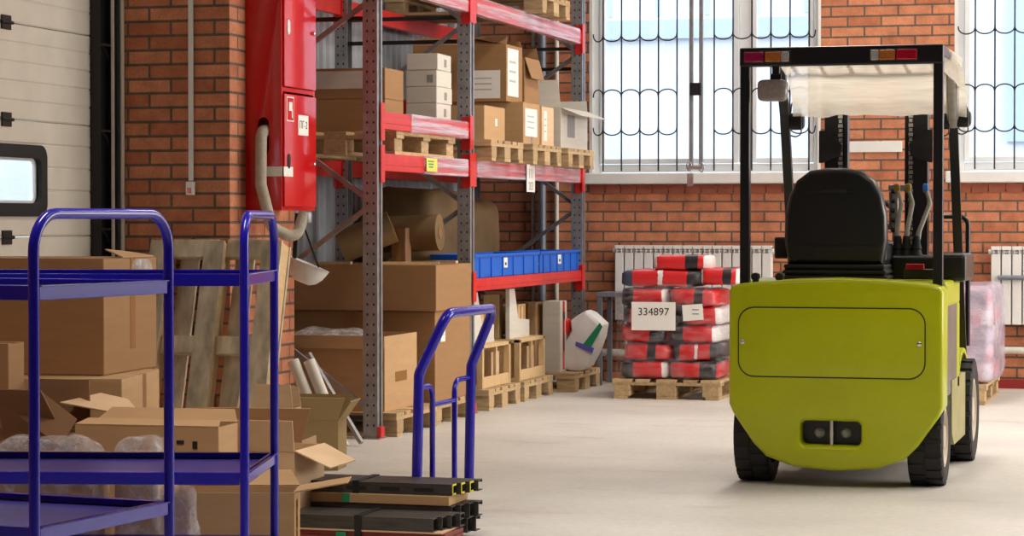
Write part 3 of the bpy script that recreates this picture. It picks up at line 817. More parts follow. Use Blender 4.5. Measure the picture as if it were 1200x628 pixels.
cl = at(88, 494, D=9.35); cr = at(256, 500, D=9.22)
rC = math.atan2(cr.y - cl.y, cr.x - cl.x); wC = (cr - cl).length
cc = carton('open light carton with spread flaps behind the lower trolley shelf', cr, 0, wC, .22, .50, rC, 'card_tan', flaps={'b': (.12, 20, .05), 'f': (.11, 172, .03)}, sheets=[('f', .20, .43, .02, .03, 'ink'), ('f', .14, .44, .03, .015, 'ink')])
carton('dark brown open carton with raised left flap behind the lower trolley shelf', at(74, 525, D=9.5), 0, .28, .20, .45, -.12, 'card_dark', flaps={'f': (.2, 62, .04), 'l': (.22, 15, .02), 'b': (.2, 80, .03)})  # shadow on this carton is put into its darker cardboard colour
def loose_flap(o, px, mat):
    q = MB().slab([at(x, y, D=d) for x, y, d in px], .006).build('flap', mat, o); q.data.transform(XF[o.name].inverted())
loose_flap(cc, ((-6, 467, 9.62), (42, 454, 9.62), (90, 491, 9.46), (72, 524, 9.36)), 'card_dark')  # flap in shadow, its shade put into a darker cardboard
loose_flap(cc, ((70, 472, 9.66), (118, 461, 9.80), (150, 468, 9.78), (168, 490, 9.62)), 'card_light')
# right pile
carton('open carton with a tall pale front panel beside the trolley end frame', at(345, 520, D=9.6), 0, .52, .36, .37, .02, 'card_light', flaps={'f': (.125, 80, .0), 'r': (.16, -24, .03)})
carton('brown open carton with upright flap behind the pale front panel', at(354, 520, D=10.3), 0, .46, .26, .35, .12, 'card_tan', flaps={'f': (.15, 70, -.05), 'l': (.1, 40, .02)})
carton('light carton with upright flap in front of the leaning grey pallet', at(343, 470, D=11.9), 0, .20, .16, .36, .1, 'card_light', flaps={'f': (.12, 88, .01), 'b': (.1, 80, .02)})
carton('olive brown carton with flared flaps standing in front of the white tubes', at(396, 500, D=12.4), 0, .25, .22, .26, .14, 'card_olive', flaps={'f': (.125, 72, -.045), 'r': (.12, 55, -.02), 'l': (.10, 75, 0), 'b': (.12, 85, -.03)})
cf = at(345, 578, D=8.9); cfr = at(375, 580, D=9.3); cfl = at(205, 575, D=8.9)
rF = math.atan2(cf.y - cfl.y, cf.x - cfl.x)
carton('low carton with open flaps in front, under the right end of the trolley', cf, 0, (cf - cfl).length + .02, .23, .285, rF, 'card_tan', flaps={'r': (.20, 10, .02), 'b': (.10, 30, .04), 'l': (.1, 10, .02)}, tape=[('r', -.02, .07, .10, .25)])
# plastic bundles behind the trolley shelf
def wrapped(label, c, size, rz, seed, core='card_brown'):
    o = thing('plastic_bundle', label, 'plastic bundle', (c[0], c[1], 0), rz)
    MB().box((0, 0, size[2] * .44), (size[0] * .9, size[1] * .75, size[2] * .88)).build('carton_core', core, o, bevel=.02)
    MB().blob((0, 0, size[2] / 2), size, .42, seed, .022, 30, 16, 9).build('plastic_wrap', 'clear_plastic', o, smooth=True)
    return o
wrapped('brown bundle in crumpled clear plastic at the left behind the lower shelves', at(55, 515, D=8.95), (.46, .20, .49), R_(14), 2)
wrapped('small brown bundle in crumpled clear plastic right of the larger plastic bundle', at(165, 515, D=8.92), (.19, .20, .495), R_(14), 5)
o = tag(MB().blob((0, 0, .175), (.15, .14, .35), .6, 11, .03, 24, 14, 10).build('plastic_bag', 'clear_plastic', smooth=True), 'crumpled clear plastic bag hanging down beside the low carton', 'plastic bag')
o.location = (at(208, 590, D=8.62).x, at(208, 590, D=8.62).y, .0)
# white tubes and rod by the pilaster
for i, (lab, dx) in enumerate((('white cardboard tube leaning behind the olive carton, left of two', 0), ('white cardboard tube leaning behind the olive carton, right of two', .085))):
    a, c_ = Vector((-4.93 + dx, 12.72 + .03 * i, .50)), Vector((-4.70 + dx, 12.66 + .03 * i, .02))
    tag(MB().cyl(a, c_, .034, 16).build('paper_tube', 'pipe_white', smooth=True, origin=c_), lab, 'tube')
tag(MB().tube([(-4.98, 13.10, .52), (-4.60, 12.95, .02)], .012, square=True).build('steel_rod', 'galvanised', origin=(-4.60, 12.95, 0)), 'thin steel rod sloping from the pilaster foot to the rack upright', 'rod')

# --- near rack bay, floor
fb = carton('open brown carton with plastic inside on the near rack pallet', (-4.69, 13.62), .144, .98, .62, .455, 0, 'card_tan', flaps={'f': (.08, -82, .0)}, tape=[('r', .0, .22, .17, .23)], sheets=[('r', .29, .09, .05, .16, 'orange_red')])
o = tag(MB().blob((0, 0, .10), (.5, .4, .22), .7, 4, .04, 26, 14, 7).build('plastic_sheet', 'clear_plastic', smooth=True), 'crumpled clear plastic sheet filling the open carton in the near rack bay', 'plastic sheet'); o.location = (-5.16, 13.93, .42)
carton('huge brown carton at floor level in the near rack bay behind the open carton', (-4.62, 14.40), .144, 1.15, .76, .575, 0, 'card_brown', sheets=[('r', -.22, .45, .09, .14, 'white_paper')], tape=[('f', 0, .06, .3, .575)])
carton('wide brown carton lying on top of the huge carton in the near rack bay', (-4.60, 14.36), .724, 1.13, .76, .29, 0, 'card_brown', tape=[('t', 0, .06, 0, 0)])
# odd pieces on top of the wide carton
def roll(label, a, c_, r, mat='brown_paper'):
    a, c_ = Vector(a), Vector(c_)
    o = thing('paper_roll', label, 'roll', c_)
    MB().cyl(a, c_, r, 24).build('roll_body', mat, o, smooth=True, world=True)
    d = (a - c_).normalized()
    MB().cyl(a - d * .01, a + d * .004, r * .35, 16).build('core', 'card_dark', o, smooth=True, world=True)
roll('thick kraft paper roll leaning on the wide carton in the near rack bay', (-4.98, 14.62, 1.26), (-5.30, 14.52, 1.125), .105)
roll('second kraft paper roll farther back on the wide carton', (-4.78, 15.0, 1.22), (-5.25, 14.98, 1.20), .12)
carton('small dark carton lying behind the kraft roll on the wide carton', (-4.95, 14.80), 1.018, .10, .12, .23, 0, 'card_dark', tape=[('f', 0, .03, .0, .23)])
for i in range(3):
    tag(MB().box((0, 0, .008), (.42, .05, .016)).build('timber_lath', 'crate_wood'), ('thin wooden lath lying crosswise on the wide carton, left of the rolls', 'thin wooden lath lying on the wide carton near the upright', 'thin wooden lath lying at the back of the wide carton')[i], 'slat')
    o = C.objects[-1]; o.location = ((-5.42, 14.36 + .1, 1.017), (-4.86, 14.55, 1.017), (-4.90, 15.10, 1.017))[i]; o.rotation_euler.z = (.1, .25, -.05)[i]
sy0, sy1 = yat(478, WL + .05), yat(515, WL + .05)
sg = thing('switch_panel', 'dark switch panel with pale buttons on the corrugated wall behind the rack', 'switch panel', (WL + .05, (sy0 + sy1) / 2, 1.36))
MB().box((WL + .05, (sy0 + sy1) / 2, 1.45), (.04, sy1 - sy0, .17)).build('panel_box', 'black_paint', sg, bevel=.01, world=True)
for k, zv in ((.2, 1.49), (.72, 1.49), (.55, 1.41)): MB().box((WL + .072, sy0 + (sy1 - sy0) * k, zv), (.006, .14, .06)).build('button', 'grey_print', sg, world=True)
# --- near bay, middle level
PZ = MIDZ + .144
yw = yat(512, -4.72)
for i in range(5):
    carton('small white carton, ' + ('lowest', 'second from bottom', 'third from bottom', 'fourth from bottom', 'topmost')[i] + ' of the white stack on the middle rack level',
           (-4.72 + (.006 if i == 4 else 0), yw), PZ + .1075 * i, .21, .32, .104, (0, .01, -.01, 0, .03)[i], 'card_white', sheets=[('r', .02, .05, .05, .05, 'grey_print')] if i in (1, 2, 4) else [('f', .06, .05, .04, .05, 'grey_print')], group='white cartons on the middle rack level')
carton('brown carton on the rack pallet left of the white stack, lower one', (-4.85, 14.10), PZ, .5, .36, .21, 0, 'card_brown', tape=[('t', 0, .05, 0, 0)])
carton('brown carton with a white band on the lower brown carton, rack middle level', (-4.85, 14.10), PZ + .213, .5, .36, .19, 0, 'card_brown', sheets=[('f', .0, .12, .46, .11, 'card_white')])
o = tag(MB().blob((0, 0, .06), (.4, .22, .12), .5, 6, .02).build('red_sack', 'sack_loose', smooth=True), 'red and white sack behind the white cartons on the middle rack level', 'sack'); o.location = (-4.95, 15.02, 1.98)
carton('brown carton under the red sack behind the white carton stack', (-4.76, 14.90), PZ, .5, .28, .13, 0, 'card_dark', tape=[('t', 0, .05, 0, 0)])
# --- far bay, middle level
yA = yat(579, -4.64)
carton('brown carton low on the rack pallet nearest the middle upright, far bay', (-4.64, 15.56), PZ, .58, .50, .235, 0, 'card_tan', sheets=[('r', .03, .13, .05, .05, 'white_paper')])
carton('brown carton with a big white label on its side, lower row of the far bay', (-4.62, 16.47), PZ, .55, .44, .30, 0, 'card_tan', sheets=[('r', -.02, .16, .32, .20, 'white_paper')], tape=[('r', .0, .05, 0, .06)])
carton('narrow pale carton with a white label beside the big-labelled carton', (-4.61, 16.94), PZ, .5, .33, .29, 0, 'card_light', sheets=[('r', -.08, .15, .09, .22, 'white_paper')])
carton('tall brown carton with white sheet on the upper row of the far bay', (-4.72, 16.37), PZ + .305, .70, .42, .40, 0, 'card_brown', flaps={'r': (.26, 168, .03), 'f': (.12, 150, .02), 'b': (.05, 95, .02)}, sheets=[('f', .18, .12, .25, .20, 'white_paper'), ('r', -.04, .21, .28, .34, 'white_paper')])
carton('brown carton with torn flap behind the tall upper carton of the far bay', (-4.72, 16.85), PZ + .305, .5, .40, .34, 0, 'card_brown', flaps={'b': (.10, 70, .03), 'r': (.16, -72, .04)})
carton('pale open carton with drooping flap at the far end of the rack beam', (-4.58, 17.36), PZ, .55, .82, .30, 0, 'card_white', flaps={'r': (.17, -22, .02), 'f': (.24, 118, .05), 'b': (.1, 60, .02)}, sheets=[('r', -.10, .17, .22, .17, 'grey_print')])
carton('flat brown carton on the pallet on the top rack beam', (-4.60, 16.75), TOPZ + .144, 1.0, .6, .3, 0, 'card_tan', tape=[('t', 0, .05, 0, 0)])
# --- far bay lower shelf: kraft bales and blue bins
def bale(label, x, y, z, sx, sy, sz, seed):
    o = tag(MB().blob((0, 0, sz / 2), (sx, sy, sz), .4, seed, .03, 28, 14, 4).build('kraft_bale', 'brown_paper', smooth=True), label, 'bale'); o.location = (x, y, z); return o
bale('brown kraft-wrapped bale behind the left blue bin on the lower shelf', -5.31, 16.15, .905, .55, .85, .62, 3)
bale('brown kraft-wrapped bale beside the grey pipe behind the blue bins', -5.30, 17.10, .905, .5, .80, .55, 8)
def blue_bin(label, x, y, ln, wd, h, z):
    o = thing('storage_bin', label, 'bin', (x, y, z), 0, None)
    t = .008; X, Y = wd / 2, ln / 2
    b = MB(); b.box((0, 0, t / 2), (wd, ln, t))
    for s in (-1, 1):
        b.box((s * (X - t / 2), 0, h / 2), (t, ln, h)); b.box((s * (X + .004), 0, h - .01), (.014, ln, .02))
        for i in range(6): b.box((s * (X + .004), -Y + ln * (i + .5) / 6, h / 2 - .01), (.008, .012, h - .03))
    b.box((0, -Y + t / 2, h / 2), (wd, t, h)); b.box((0, Y - t / 2, h * .22), (wd, t, h * .44)); b.box((0, Y * .78, h / 2), (wd - .02, t, h))
    b.box((0, Y + .004, h * .45), (wd, .02, .02)).box((X - .01, Y - .01, h / 2), (.022, .022, h))
    b.build('bin_body', 'bin_blue', o, bevel=.002)
    q = MB().box((X + .0095, -Y * .1, h * .60), (.002, .09, h * .42)).build('paper_label', 'white_paper', o)
    MB().box((X + .011, -Y * .1, h * .55), (.001, .04, h * .12)).build('print_mark', 'ink', q)
    return o
yb0, yb1, yb2 = yat(567, -4.68), yat(633, -4.68), yat(681, -4.68)
blue_bin('blue plastic storage bin with a paper label, nearer of the two on the lower beam', -4.84, (15.46 + yb1) / 2, yb1 - 15.46 - .02, .30, .165, .902)
blue_bin('blue plastic storage bin with a paper label, farther of the two on the lower beam', -4.84, (yb1 + yb2) / 2 + .01, yb2 - yb1 - .02, .30, .165, .902)
# --- far bay floor: wooden crates with furniture parts
def crate(label, x, y):
    o = thing('wooden_crate', label, 'crate', (x, y, .144), 0, None)
    w, d, h = .80, .70, .30
    for sx in (-1, 1):
        for sy in (-1, 1): MB().box((sx * (w / 2 - .02), sy * (d / 2 - .02), h / 2), (.04, .04, h)).build('corner_post', 'crate_wood', o)
    MB().box((0, 0, .012), (w - .002, d - .002, .02)).box((0, 0, h - .012), (w, d, .024)).build('board', 'crate_wood', o, bevel=.002)
    for s in (-1, 1): MB().box((s * w * .0 + w / 2 - .012 if s > 0 else -w / 2 + .012, .0, h * .16), (.02, d - .09, .06)).build('side_rail', 'crate_wood', o)
    MB().box((.0, -d / 2 + .03, h / 2), (w - .09, .015, h - .06)).build('end_panel', 'card_tan', o)
    MB().box((w / 2 - .03, .06, h / 2), (.02, .035, h - .05)).build('divider', 'crate_wood', o)
    for yy_, m in ((-.2, 'card_tan'), (.2, 'card_light')):
        MB().box((w / 2 - .20, yy_, .13), (.26, .2, .20)).build('packed_carton', m, o)
    MB().box((w / 2 - .066, .21, .17), (.004, .05, .17)).box((w / 2 - .066, -.17, .17), (.004, .05, .15)).build('paper_tag', 'white_paper', o)
    return o
crate('open-sided wooden crate on the left floor pallet below the blue bins', -5.07, 15.96)
crate('open-sided wooden crate on the right floor pallet below the blue bins', -5.05, 16.82)
def furniture(label, x, y):
    o = thing('packed_chair', label, 'packed furniture', (x, y, .445), 0, None)
    MB().box((.0, -.26, .16), (.12, .10, .32)).build('back_post', 'crate_wood', o, bevel=.006)
    MB().slab([(.13, -.33, .0), (.13, .20, .0), (.13, .20, .12), (.13, -.10, .14), (.13, -.20, .36), (.13, -.33, .36)], .03).build('side_board', 'card_white', o)
    MB().box((.03, .02, .18), (.20, .26, .11)).build('wrapped_seat', 'crate_wood', o, bevel=.006)
    MB().box((.03, .02, .075), (.2, .28, .1)).build('lower_box', 'card_tan', o)
    b = MB()
    for i in range(3): b.box((.136, -.09 + .09 * i, .18), (.012, .012, .12))
    b.box((.136, 0, .235), (.012, .21, .012)).build('slat', 'crate_wood', o)
    return o
furniture('packed wooden chair frame on top of the left wooden crate', -4.90, 15.98)
furniture('packed wooden chair frame on top of the right wooden crate', -4.88, 16.84)
for i, (lab, yv) in enumerate((('slate grey bag standing at the back left below the lower beam', 16.1), ('slate grey bag standing in the middle below the lower beam', 16.9), ('slate grey bag standing at the back right below the lower beam', 17.6))):
    o = tag(MB().blob((0, 0, .33), (.3, .26, .66), .5, 20 + i, .03).build('grey_bag', 'pipe_grey', smooth=True), lab, 'bag'); o.location = (-5.58, yv, .144)
wc = carton('tall narrow white carton with a red strip beside the white sack', (-4.62, 17.50), .144, .14, .20, .54, 0, 'card_white', tape=[], t=.006)
MB().box((.071, 0, .28), (.004, .05, .52)).build('red_strip', 'red_paint', wc); MB().box((.073, 0, .22), (.004, .03, .12)).box((.073, 0, .43), (.004, .05, .06)).build('black_clip', 'ink', wc)
carton('tan carton standing behind the tall narrow white carton', (-4.80, 17.46), .144, .16, .24, .53, 0, 'card_tan', tape=[('f', 0, .04, .2, .53)])
# white sack, slumped to the right, with green and violet stripes
SY = 17.78
sk = thing('white_sack', 'white woven sack with green and violet stripes on a floor pallet', 'sack', (-4.50, SY, .144))
ol = [at(*p, Y=SY) for p in ((672, 374), (681, 368), (690, 363), (697, 366), (711, 379), (709, 394), (702, 412), (694, 428), (684, 434), (672, 434), (660, 431), (657, 420), (661, 404), (668, 396), (674, 386))]
for p in ol: p.z = max(p.z, .146)
cz_ = Vector((sum(p.x for p in ol) / len(ol), SY, sum(p.z for p in ol) / len(ol)))
rings = []
for dy, k in ((-.112, .84), (-.10, .95), (-.06, 1.0), (.06, 1.0), (.10, .95), (.112, .84)):
    r = []
    for p in ol:
        q = cz_ + (p - cz_) * k; q.y = SY + dy + .014 * noise.noise(q * 14)
        if p.z < .16: q.z = .146 + (1 - k) * .03
        r.append(q)
    rings.append(r)
o = MB().ring(rings).build('sack_body', 'white_sack', sk, smooth=True, world=True)
ss = o.modifiers.new('soft', 'BEVEL'); ss.width = .012; ss.segments = 2
def sack_strip(name, px, mat):
    MB().slab([at(x, y, Y=yy_) for x, y, yy_ in px], .006).build(name, mat, sk, world=True)
sack_strip('green_stripe', ((703, 378, SY - .118), (706, 383, SY - .116), (692, 408, SY - .120), (682, 405, SY - .120)), 'green_plastic')
sack_strip('violet_stripe', ((675, 400, SY - .120), (696, 408, SY - .120), (694, 414, SY - .120), (674, 405, SY - .120)), 'violet_print')
tag(MB().blob((0, 0, .07), (.10, .12, .14), .5, 3, .01).build('red_pouch', 'red_paint', smooth=True), 'small red pouch tucked between the white carton and white sack', 'pouch').location = (-4.64, 17.72, .42)
C.objects[-1].location.z = .42
# grey stool frame
st = thing('stool_frame', 'grey steel stool frame standing between the rack and the sack stack', 'stool', (-4.3, 18.42, 0))
b = MB(); yF, yB = 18.27, 18.60
for y in (yF, yB): MB().tube([(-4.50, y, 0), (-4.50, y, .70)], .018, square=True).build('leg', 'pipe_grey', st, world=True); MB().tube([(-4.10, y, 0), (-4.10, y, .70)], .018, square=True).build('leg', 'pipe_grey', st, world=True)
MB().box((-4.30, (yF + yB) / 2, .715), (.45, yB - yF + .05, .035)).build('top_frame', 'pipe_grey', st, bevel=.004, world=True)

# ================================================================== SACK STACKS
def sack(label, x, y, z, sx, sy, sz, seed, mat, group, rz=0.0, name='printed_sack'):
    o = tag(MB().blob((0, 0, sz / 2), (sx, sy, sz), .34, seed, .014, 36, 14, 10).build(name, mat, smooth=True), label, 'sack', group)
    o.location = (x, y, z); o.rotation_euler.z = rz; return o
mats = ['sack_black_red', 'sack_red', 'sack_red_black', 'sack_mixed', 'sack_black_red']
tiers = ['lowest tier', 'second tier', 'third tier', 'fourth tier', 'top wrapped tier']
for i in range(5):
    for j, side in enumerate(('left', 'right')):
        sack('red and black sack, %s side, %s of the stack numbered 334897' % (side, tiers[i]), -3.845 + .37 * j + (.012 if i % 2 else -.01), 17.26, .146 + .132 * i, .365, .60, .130, i * 7 + j * 3, mats[(i + j * 2) % 5], 'wrapped sacks numbered 334897')
sack('loose red sack with a slate end lying across the numbered stack', -3.74, 17.22, .812, .62, .46, .125, 41, 'sack_slate', 'loose sacks on the numbered stack', .05)
sack('loose red sack at the right end lying across the numbered stack', -3.31, 17.24, .83, .30, .42, .125, 43, 'sack_loose', 'loose sacks on the numbered stack', .03)
sack('single red sack on the very top of the numbered stack', -3.60, 17.22, .935, .43, .38, .11, 47, 'sack_loose', 'loose sacks on the numbered stack', .08)
fm = tag(MB().blob((0, 0, .345), (.81, .68, .69), .16, 31, .012, 40, 18, 6).build('stretch_wrap', 'stretch_film', smooth=True), 'clear stretch film wrapped around the sacks numbered 334897', 'stretch film'); fm.location = (-3.66, 17.26, .146)
lb = thing('number_sheet', 'white paper sheet reading 334897 on the wrapped sack stack', 'paper sheet', (-3.765, 16.905, .50))
MB().box((0, 0, .105), (.325, .003, .205)).build('sheet', 'white_paper', lb)
text_mesh('334897', .078, 'lettering', lb, Matrix.Translation((0, -.0022, .135)) @ FRONT)
lb2 = thing('small_note', 'small white note right of the 334897 sheet on the sacks', 'paper note', (-3.475, 16.905, .575))
MB().box((0, 0, .06), (.15, .003, .115), Matrix.Rotation(-.08, 3, 'Y')).build('sheet', 'white_paper', lb2)
b = MB()
for i in range(2): b.box((.02, -.002, .05 + .03 * i), (.05, .001, .008))
b.build('print_line', 'grey_print', lb2)
for i in range(5):
    for k, dp in enumerate(('near', 'rear')):
        sack('dark red and black sack, %s end, %s of the stack behind the forklift' % (dp, tiers[i]), -1.61, 17.35 + .565 * k, .146 + .132 * i, .44, .56, .130, 60 + i * 5 + k, ['sack_black_red', 'sack_red_black', 'sack_mixed'][(i + k) % 3], 'wrapped sacks behind the forklift')
fm = tag(MB().blob((0, 0, .345), (.50, 1.19, .70), .2, 71, .016, 40, 18, 6).build('stretch_wrap', 'thick_film', smooth=True), 'milky stretch film around the sack stack behind the forklift', 'stretch film'); fm.location = (-1.605, 17.635, .146)

# ================================================================== FORKLIFT
fk = thing('forklift', 'lime green electric forklift with black overhead guard seen from behind', 'forklift', (-1.675, 11.55, 0))
out = [(-.52, .40), (-.50, .355), (-.40, .21), (-.335, .145), (-.20, .098), (0, .083), (.20, .098), (.335, .145), (.40, .21), (.50, .355), (.52, .40)]
topz = lambda x: 1.018 - .035 * (x / .52) ** 2
out += [(.52, .955), (.505, .978)] + [(x, topz(x)) for x in (.47, .35, .2, 0, -.2, -.35, -.47)] + [(-.505, .978), (-.52, .955)]
tow = rrect(-.168, .128, .205, .325, .03)
plate_mesh('counterweight', out, [tow], .24, .022, 'lime_paint', fk, 0.0)
pk = MB().box((-.02, .12, .265), (.32, .02, .14)).build('tow_pocket', 'black_paint', fk)
for x in (-.085, .045):
    MB().lathe([(.026, 0), (.026, -.02), (.018, -.026), (.018, -.03)], (x, .11, .262), 'y', 16).lathe([(.012, -.028), (.012, -.045)], (x, .11, .262), 'y', 6).build('bolt', 'galvanised', pk, smooth=True)
MB().cyl((-.02, .05, .2), (-.02, .05, .335), .010, 10).build('tow_pin', 'chrome', pk, smooth=True)
ap = plate_mesh('access_panel', rrect(-.468, .432, .54, .872, .075, 8), [], .007, .0025, 'lime_paint', fk, -.0065)
plate_mesh('panel_groove', rrect(-.474, .438, .534, .878, .08, 8), [], .003, .001, 'black_rubber', ap, -.0025)  # dark plate stands in for the shaded groove around the panel
for x in (-.450, .408): MB().lathe([(.012, 0), (.012, -.006), (.006, -.010)], (x, -.006, .706), 'y', 12).build('panel_bolt', 'chrome', ap, smooth=True)
b = MB()
b.box((0, .57, .935), (1.03, .66, .13)).box((0, .25, .66), (1.03, .06, .46)).box((0, .84, .66), (1.03, .12, .46)).box((0, .55, .40), (.70, .66, .06))
b.build('body_shell', 'lime_paint', fk, bevel=.02, seg=3)
MB().box((0, .54, .66), (1.02, .54, .46)).build('battery_cover', 'battery_grey', fk, bevel=.01)
MB().box((0, .75, .30), (.62, 1.30, .24)).build('chassis', 'black_paint', fk, bevel=.01)
for s in (-1, 1):
    b = MB(); b.slab([(s * .50, .50, .50), (s * .50, .50, .24), (s * .50, .62, .17), (s * .50, 1.22, .17), (s * .50, 1.22, .50)], .03)
    b.build('side_step', 'dirty_olive', fk, bevel=.004)
    b = MB()
    arc = [(1.16 + .02, .17)] + [(1.56 - .345 * math.cos(t), .30 + .31 * math.sin(t)) for t in [PI * i / 10 for i in range(0, 11)]]
    inner = [(1.56 + .305 * math.cos(t), .30 + .285 * math.sin(t)) for t in [PI * i / 10 for i in range(0, 11)]]
    prof = arc[1:] + inner
    b.ring([[(s * .335, y, z) for y, z in prof], [(s * .475, y, z) for y, z in prof]])
    b.build('front_fender', 'lime_paint', fk)
def wheel(x, y, R, w, s):
    b = MB()
    b.lathe([(R * .62, -w / 2 + .01), (R * .80, -w / 2), (R * .93, -w / 2 + .004), (R * .975, -w * .36), (R * .975, w * .36), (R * .93, w / 2 - .004), (R * .80, w / 2), (R * .62, w / 2 - .01)], (x, y, R), 'x', 36, caps=False)
    n = 20
    for i in range(n):
        for side in (-1, 1):
            a = 2 * PI * (i + (.5 if side > 0 else 0)) / n
            m = Matrix.Rotation(a, 3, 'X')
            c = Vector((x + side * w * .24, y, R)) + m @ Vector((0, 0, R * .955))
            b.box(c, (w * .44, 2 * PI * R / n * .66, R * .09), m)
    o = b.build('wheel', 'black_rubber', fk, bevel=.003, smooth=False)
    MB().lathe([(R * .63, -w * .30), (R * .63, w * .44), (R * .56, w * .46), (R * .50, w * .34), (R * .26, w * .30), (R * .24, w * .44), (R * .10, w * .46)] if s > 0 else
               [(R * .63, w * .30), (R * .63, -w * .44), (R * .56, -w * .46), (R * .50, -w * .34), (R * .26, -w * .30), (R * .24, -w * .44), (R * .10, -w * .46)], (x, y, R), 'x', 28).build('rim', 'rim_paint', o, smooth=True)
for s in (-1, 1):
    wheel(s * .425, .285, .235, .175, s); wheel(s * .44, 1.56, .275, .20, s)
# overhead guard
gd = MB()
for s in (-1, 1):
    x = s * .475 + .0
    MB().tube([(x, .20, .96), (x, .20, 2.07)], .024, square=True).build('guard_post', 'black_paint', fk, bevel=.006)
    MB().tube(fillet([(x, .20, 2.128), (s * .45, 1.08, 2.128), (s * .435 if s > 0 else -.465, 1.32, 1.88), (s * .445 if s > 0 else -.47, 1.80, .55)], .12), .024, square=True).build('guard_front_leg', 'black_paint', fk)
    xl = -.405 if s < 0 else -.285
    MB().cyl((xl, .10, .985), (xl, .10, 1.02), .016).cyl((xl, .075, 1.022), (xl, .125, 1.022), .02).build('lifting_lug', 'dark_steel', fk, smooth=True)
MB().box((0, .195, 2.107), (1.0, .055, .094)).build('rear_crossbar', 'black_paint', fk, bevel=.008)
MB().box((0, 1.12, 2.135), (.88, .05, .04)).build('front_crossbar', 'black_paint', fk, bevel=.006)
b = MB()
for i in range(6): b.box((-.36 + .144 * i, .66, 2.138), (.022, .88, .022))
b.build('guard_slat', 'black_paint', fk, bevel=.004)
for x0 in (-.36, .26):
    mats3 = ['lens_pink', 'lens_amber', 'lens_clear'] if x0 < 0 else ['lens_clear', 'lens_amber', 'hi_red']
    tl = MB().box((x0, .165, 2.105), (.235, .012, .062)).build('tail_lamp', 'black_plastic', fk, bevel=.003)
    for k, (dx, wd) in enumerate(((-.065, .10), (.03, .08), (.09, .04)) if x0 < 0 else ((-.09, .04), (-.03, .08), (.065, .10))):
        MB().box((x0 + dx, .152, 2.105), (wd, .018, .05)).build('lens', mats3[k], tl, bevel=.006)
wlp = MB().box((-.322, .20, 2.045), (.035, .03, .05)).box((-.322, .20, 2.01), (.05, .012, .03)).build('lamp_bracket', 'black_paint', fk)
MB().blob((-.338, .20, 1.942), (.148, .09, .108), .4, 1, .001, 24, 12).build('work_lamp', 'lamp_glass', wlp, smooth=True)
for s, x, y, z in ((-1, -.435, 1.40, 1.835), (1, .455, 1.40, 1.84), (1, .355, 1.40, 1.83)):
    o = MB().blob((x + .03, y - .06, z), (.095, .05, .095), .6, 2, .001, 20, 10).build('mirror', 'black_plastic', fk, smooth=True)
    q = [(x - .015, y - .03, z - .04), (x + .005, y - .06, z + .10), (x + .03, y - .08, z + .11), (x + .06, y - .08, z + .04), (x + .06, y - .08, z - .07), (x + .03, y - .08, z - .085), (x - .02, y - .03, z - .07)]
    MB().tube(fillet(q, .02), .004, 6).build('mirror_guard', 'black_paint', o)
# plastic cover over the roof
b = MB(); nx, pts = 24, []
path = [(.226, 2.068), (.40, 2.085), (.55, 2.10), (.90, 2.105), (1.09, 2.068), (1.20, 2.02), (1.29, 1.95), (1.31, 1.90), (1.315, 1.86)]
for i, (y, z) in enumerate(path):
    row = []
    for j in range(nx + 1):
        x = -.42 + .93 * j / nx
        d = .012 * noise.noise(Vector((x * 7, y * 4, z * 5))) + (.02 * noise.noise(Vector((x * 9, 3, 1))) if i == len(path) - 1 else 0)
        row.append((x, y + d, z + d))
    pts.append(row)
b.ring(pts, closed=False, caps=False)
rows = []
for j, z in enumerate((2.155, 2.10, 2.04)):                         # folded down over the right rail
    rows.append([(.49 - .004 * j + .01 * noise.noise(Vector((y * 9, z * 7, 2))), y, z - (.05 * (k / 6) if j == 2 else 0)) for k, y in enumerate((.30, .5, .7, .85, 1.0, 1.12, 1.24))])
b.ring(rows, closed=False, caps=False)
b.build('plastic_cover', 'cover_film', fk, smooth=True)
MB().tube(fillet([(.464, .62, 2.13), (.45, 1.08, 2.13), (.435, 1.32, 1.88), (.436, 1.35, 1.80)], .12), .034, 12).build('leg_wrap', 'cover_film', fk, smooth=True)
# seat
sx = -.062
b = MB(); n = 14
def outline(w, h, r): return rrect(sx - w / 2, sx + w / 2, 1.04, 1.04 + h, r, 8)
prof = []
for i in range(9): t = PI / 2 * i / 8; prof.append((sx + .10 + .155 * math.sin(t) ** .9 if 0 else 0, 0))
oz = [(sx - .24, 1.08), (sx - .257, 1.20), (sx - .255, 1.32), (sx - .235, 1.42), (sx - .195, 1.50), (sx - .13, 1.548), (sx - .05, 1.562), (sx + .05, 1.562), (sx + .13, 1.548), (sx + .195, 1.50), (sx + .235, 1.42), (sx + .255, 1.32), (sx + .257, 1.20), (sx + .24, 1.08)]
bk = plate_mesh('seat_back', oz, [], .11, .03, 'black_plastic', fk, .42)
MB().box((sx, .417, 1.44), (.25, .004, .006)).box((sx - .0, .416, 1.445), (.12, .008, .022)).build('grip_slot', 'black_rubber', bk, bevel=.003)
MB().box((sx, .417, 1.17), (.44, .006, .008)).build('seam', 'black_rubber', bk)
for x in (sx - .2, sx + .2): MB().lathe([(.007, 0), (.007, -.006)], (x, .42, 1.10), 'y', 8).build('rivet', 'dark_steel', bk)
MB().box((sx, .70, 1.13), (.50, .46, .14)).build('seat_cushion', 'black_plastic', fk, bevel=.04, seg=3)
b = MB()
for i in range(3): b.box((sx, .64, 1.012 + .028 * i), (.53 - .012 * i, .5, .02))
b.box((sx, .64, 1.03), (.50, .47, .07)).build('seat_bellows', 'black_rubber', fk, bevel=.008)
MB().box((sx - .285, .55, 1.16), (.07, .10, .11)).box((sx - .25, .55, 1.16), (.06, .04, .04)).build('seat_adjuster', 'black_plastic', fk, bevel=.01)
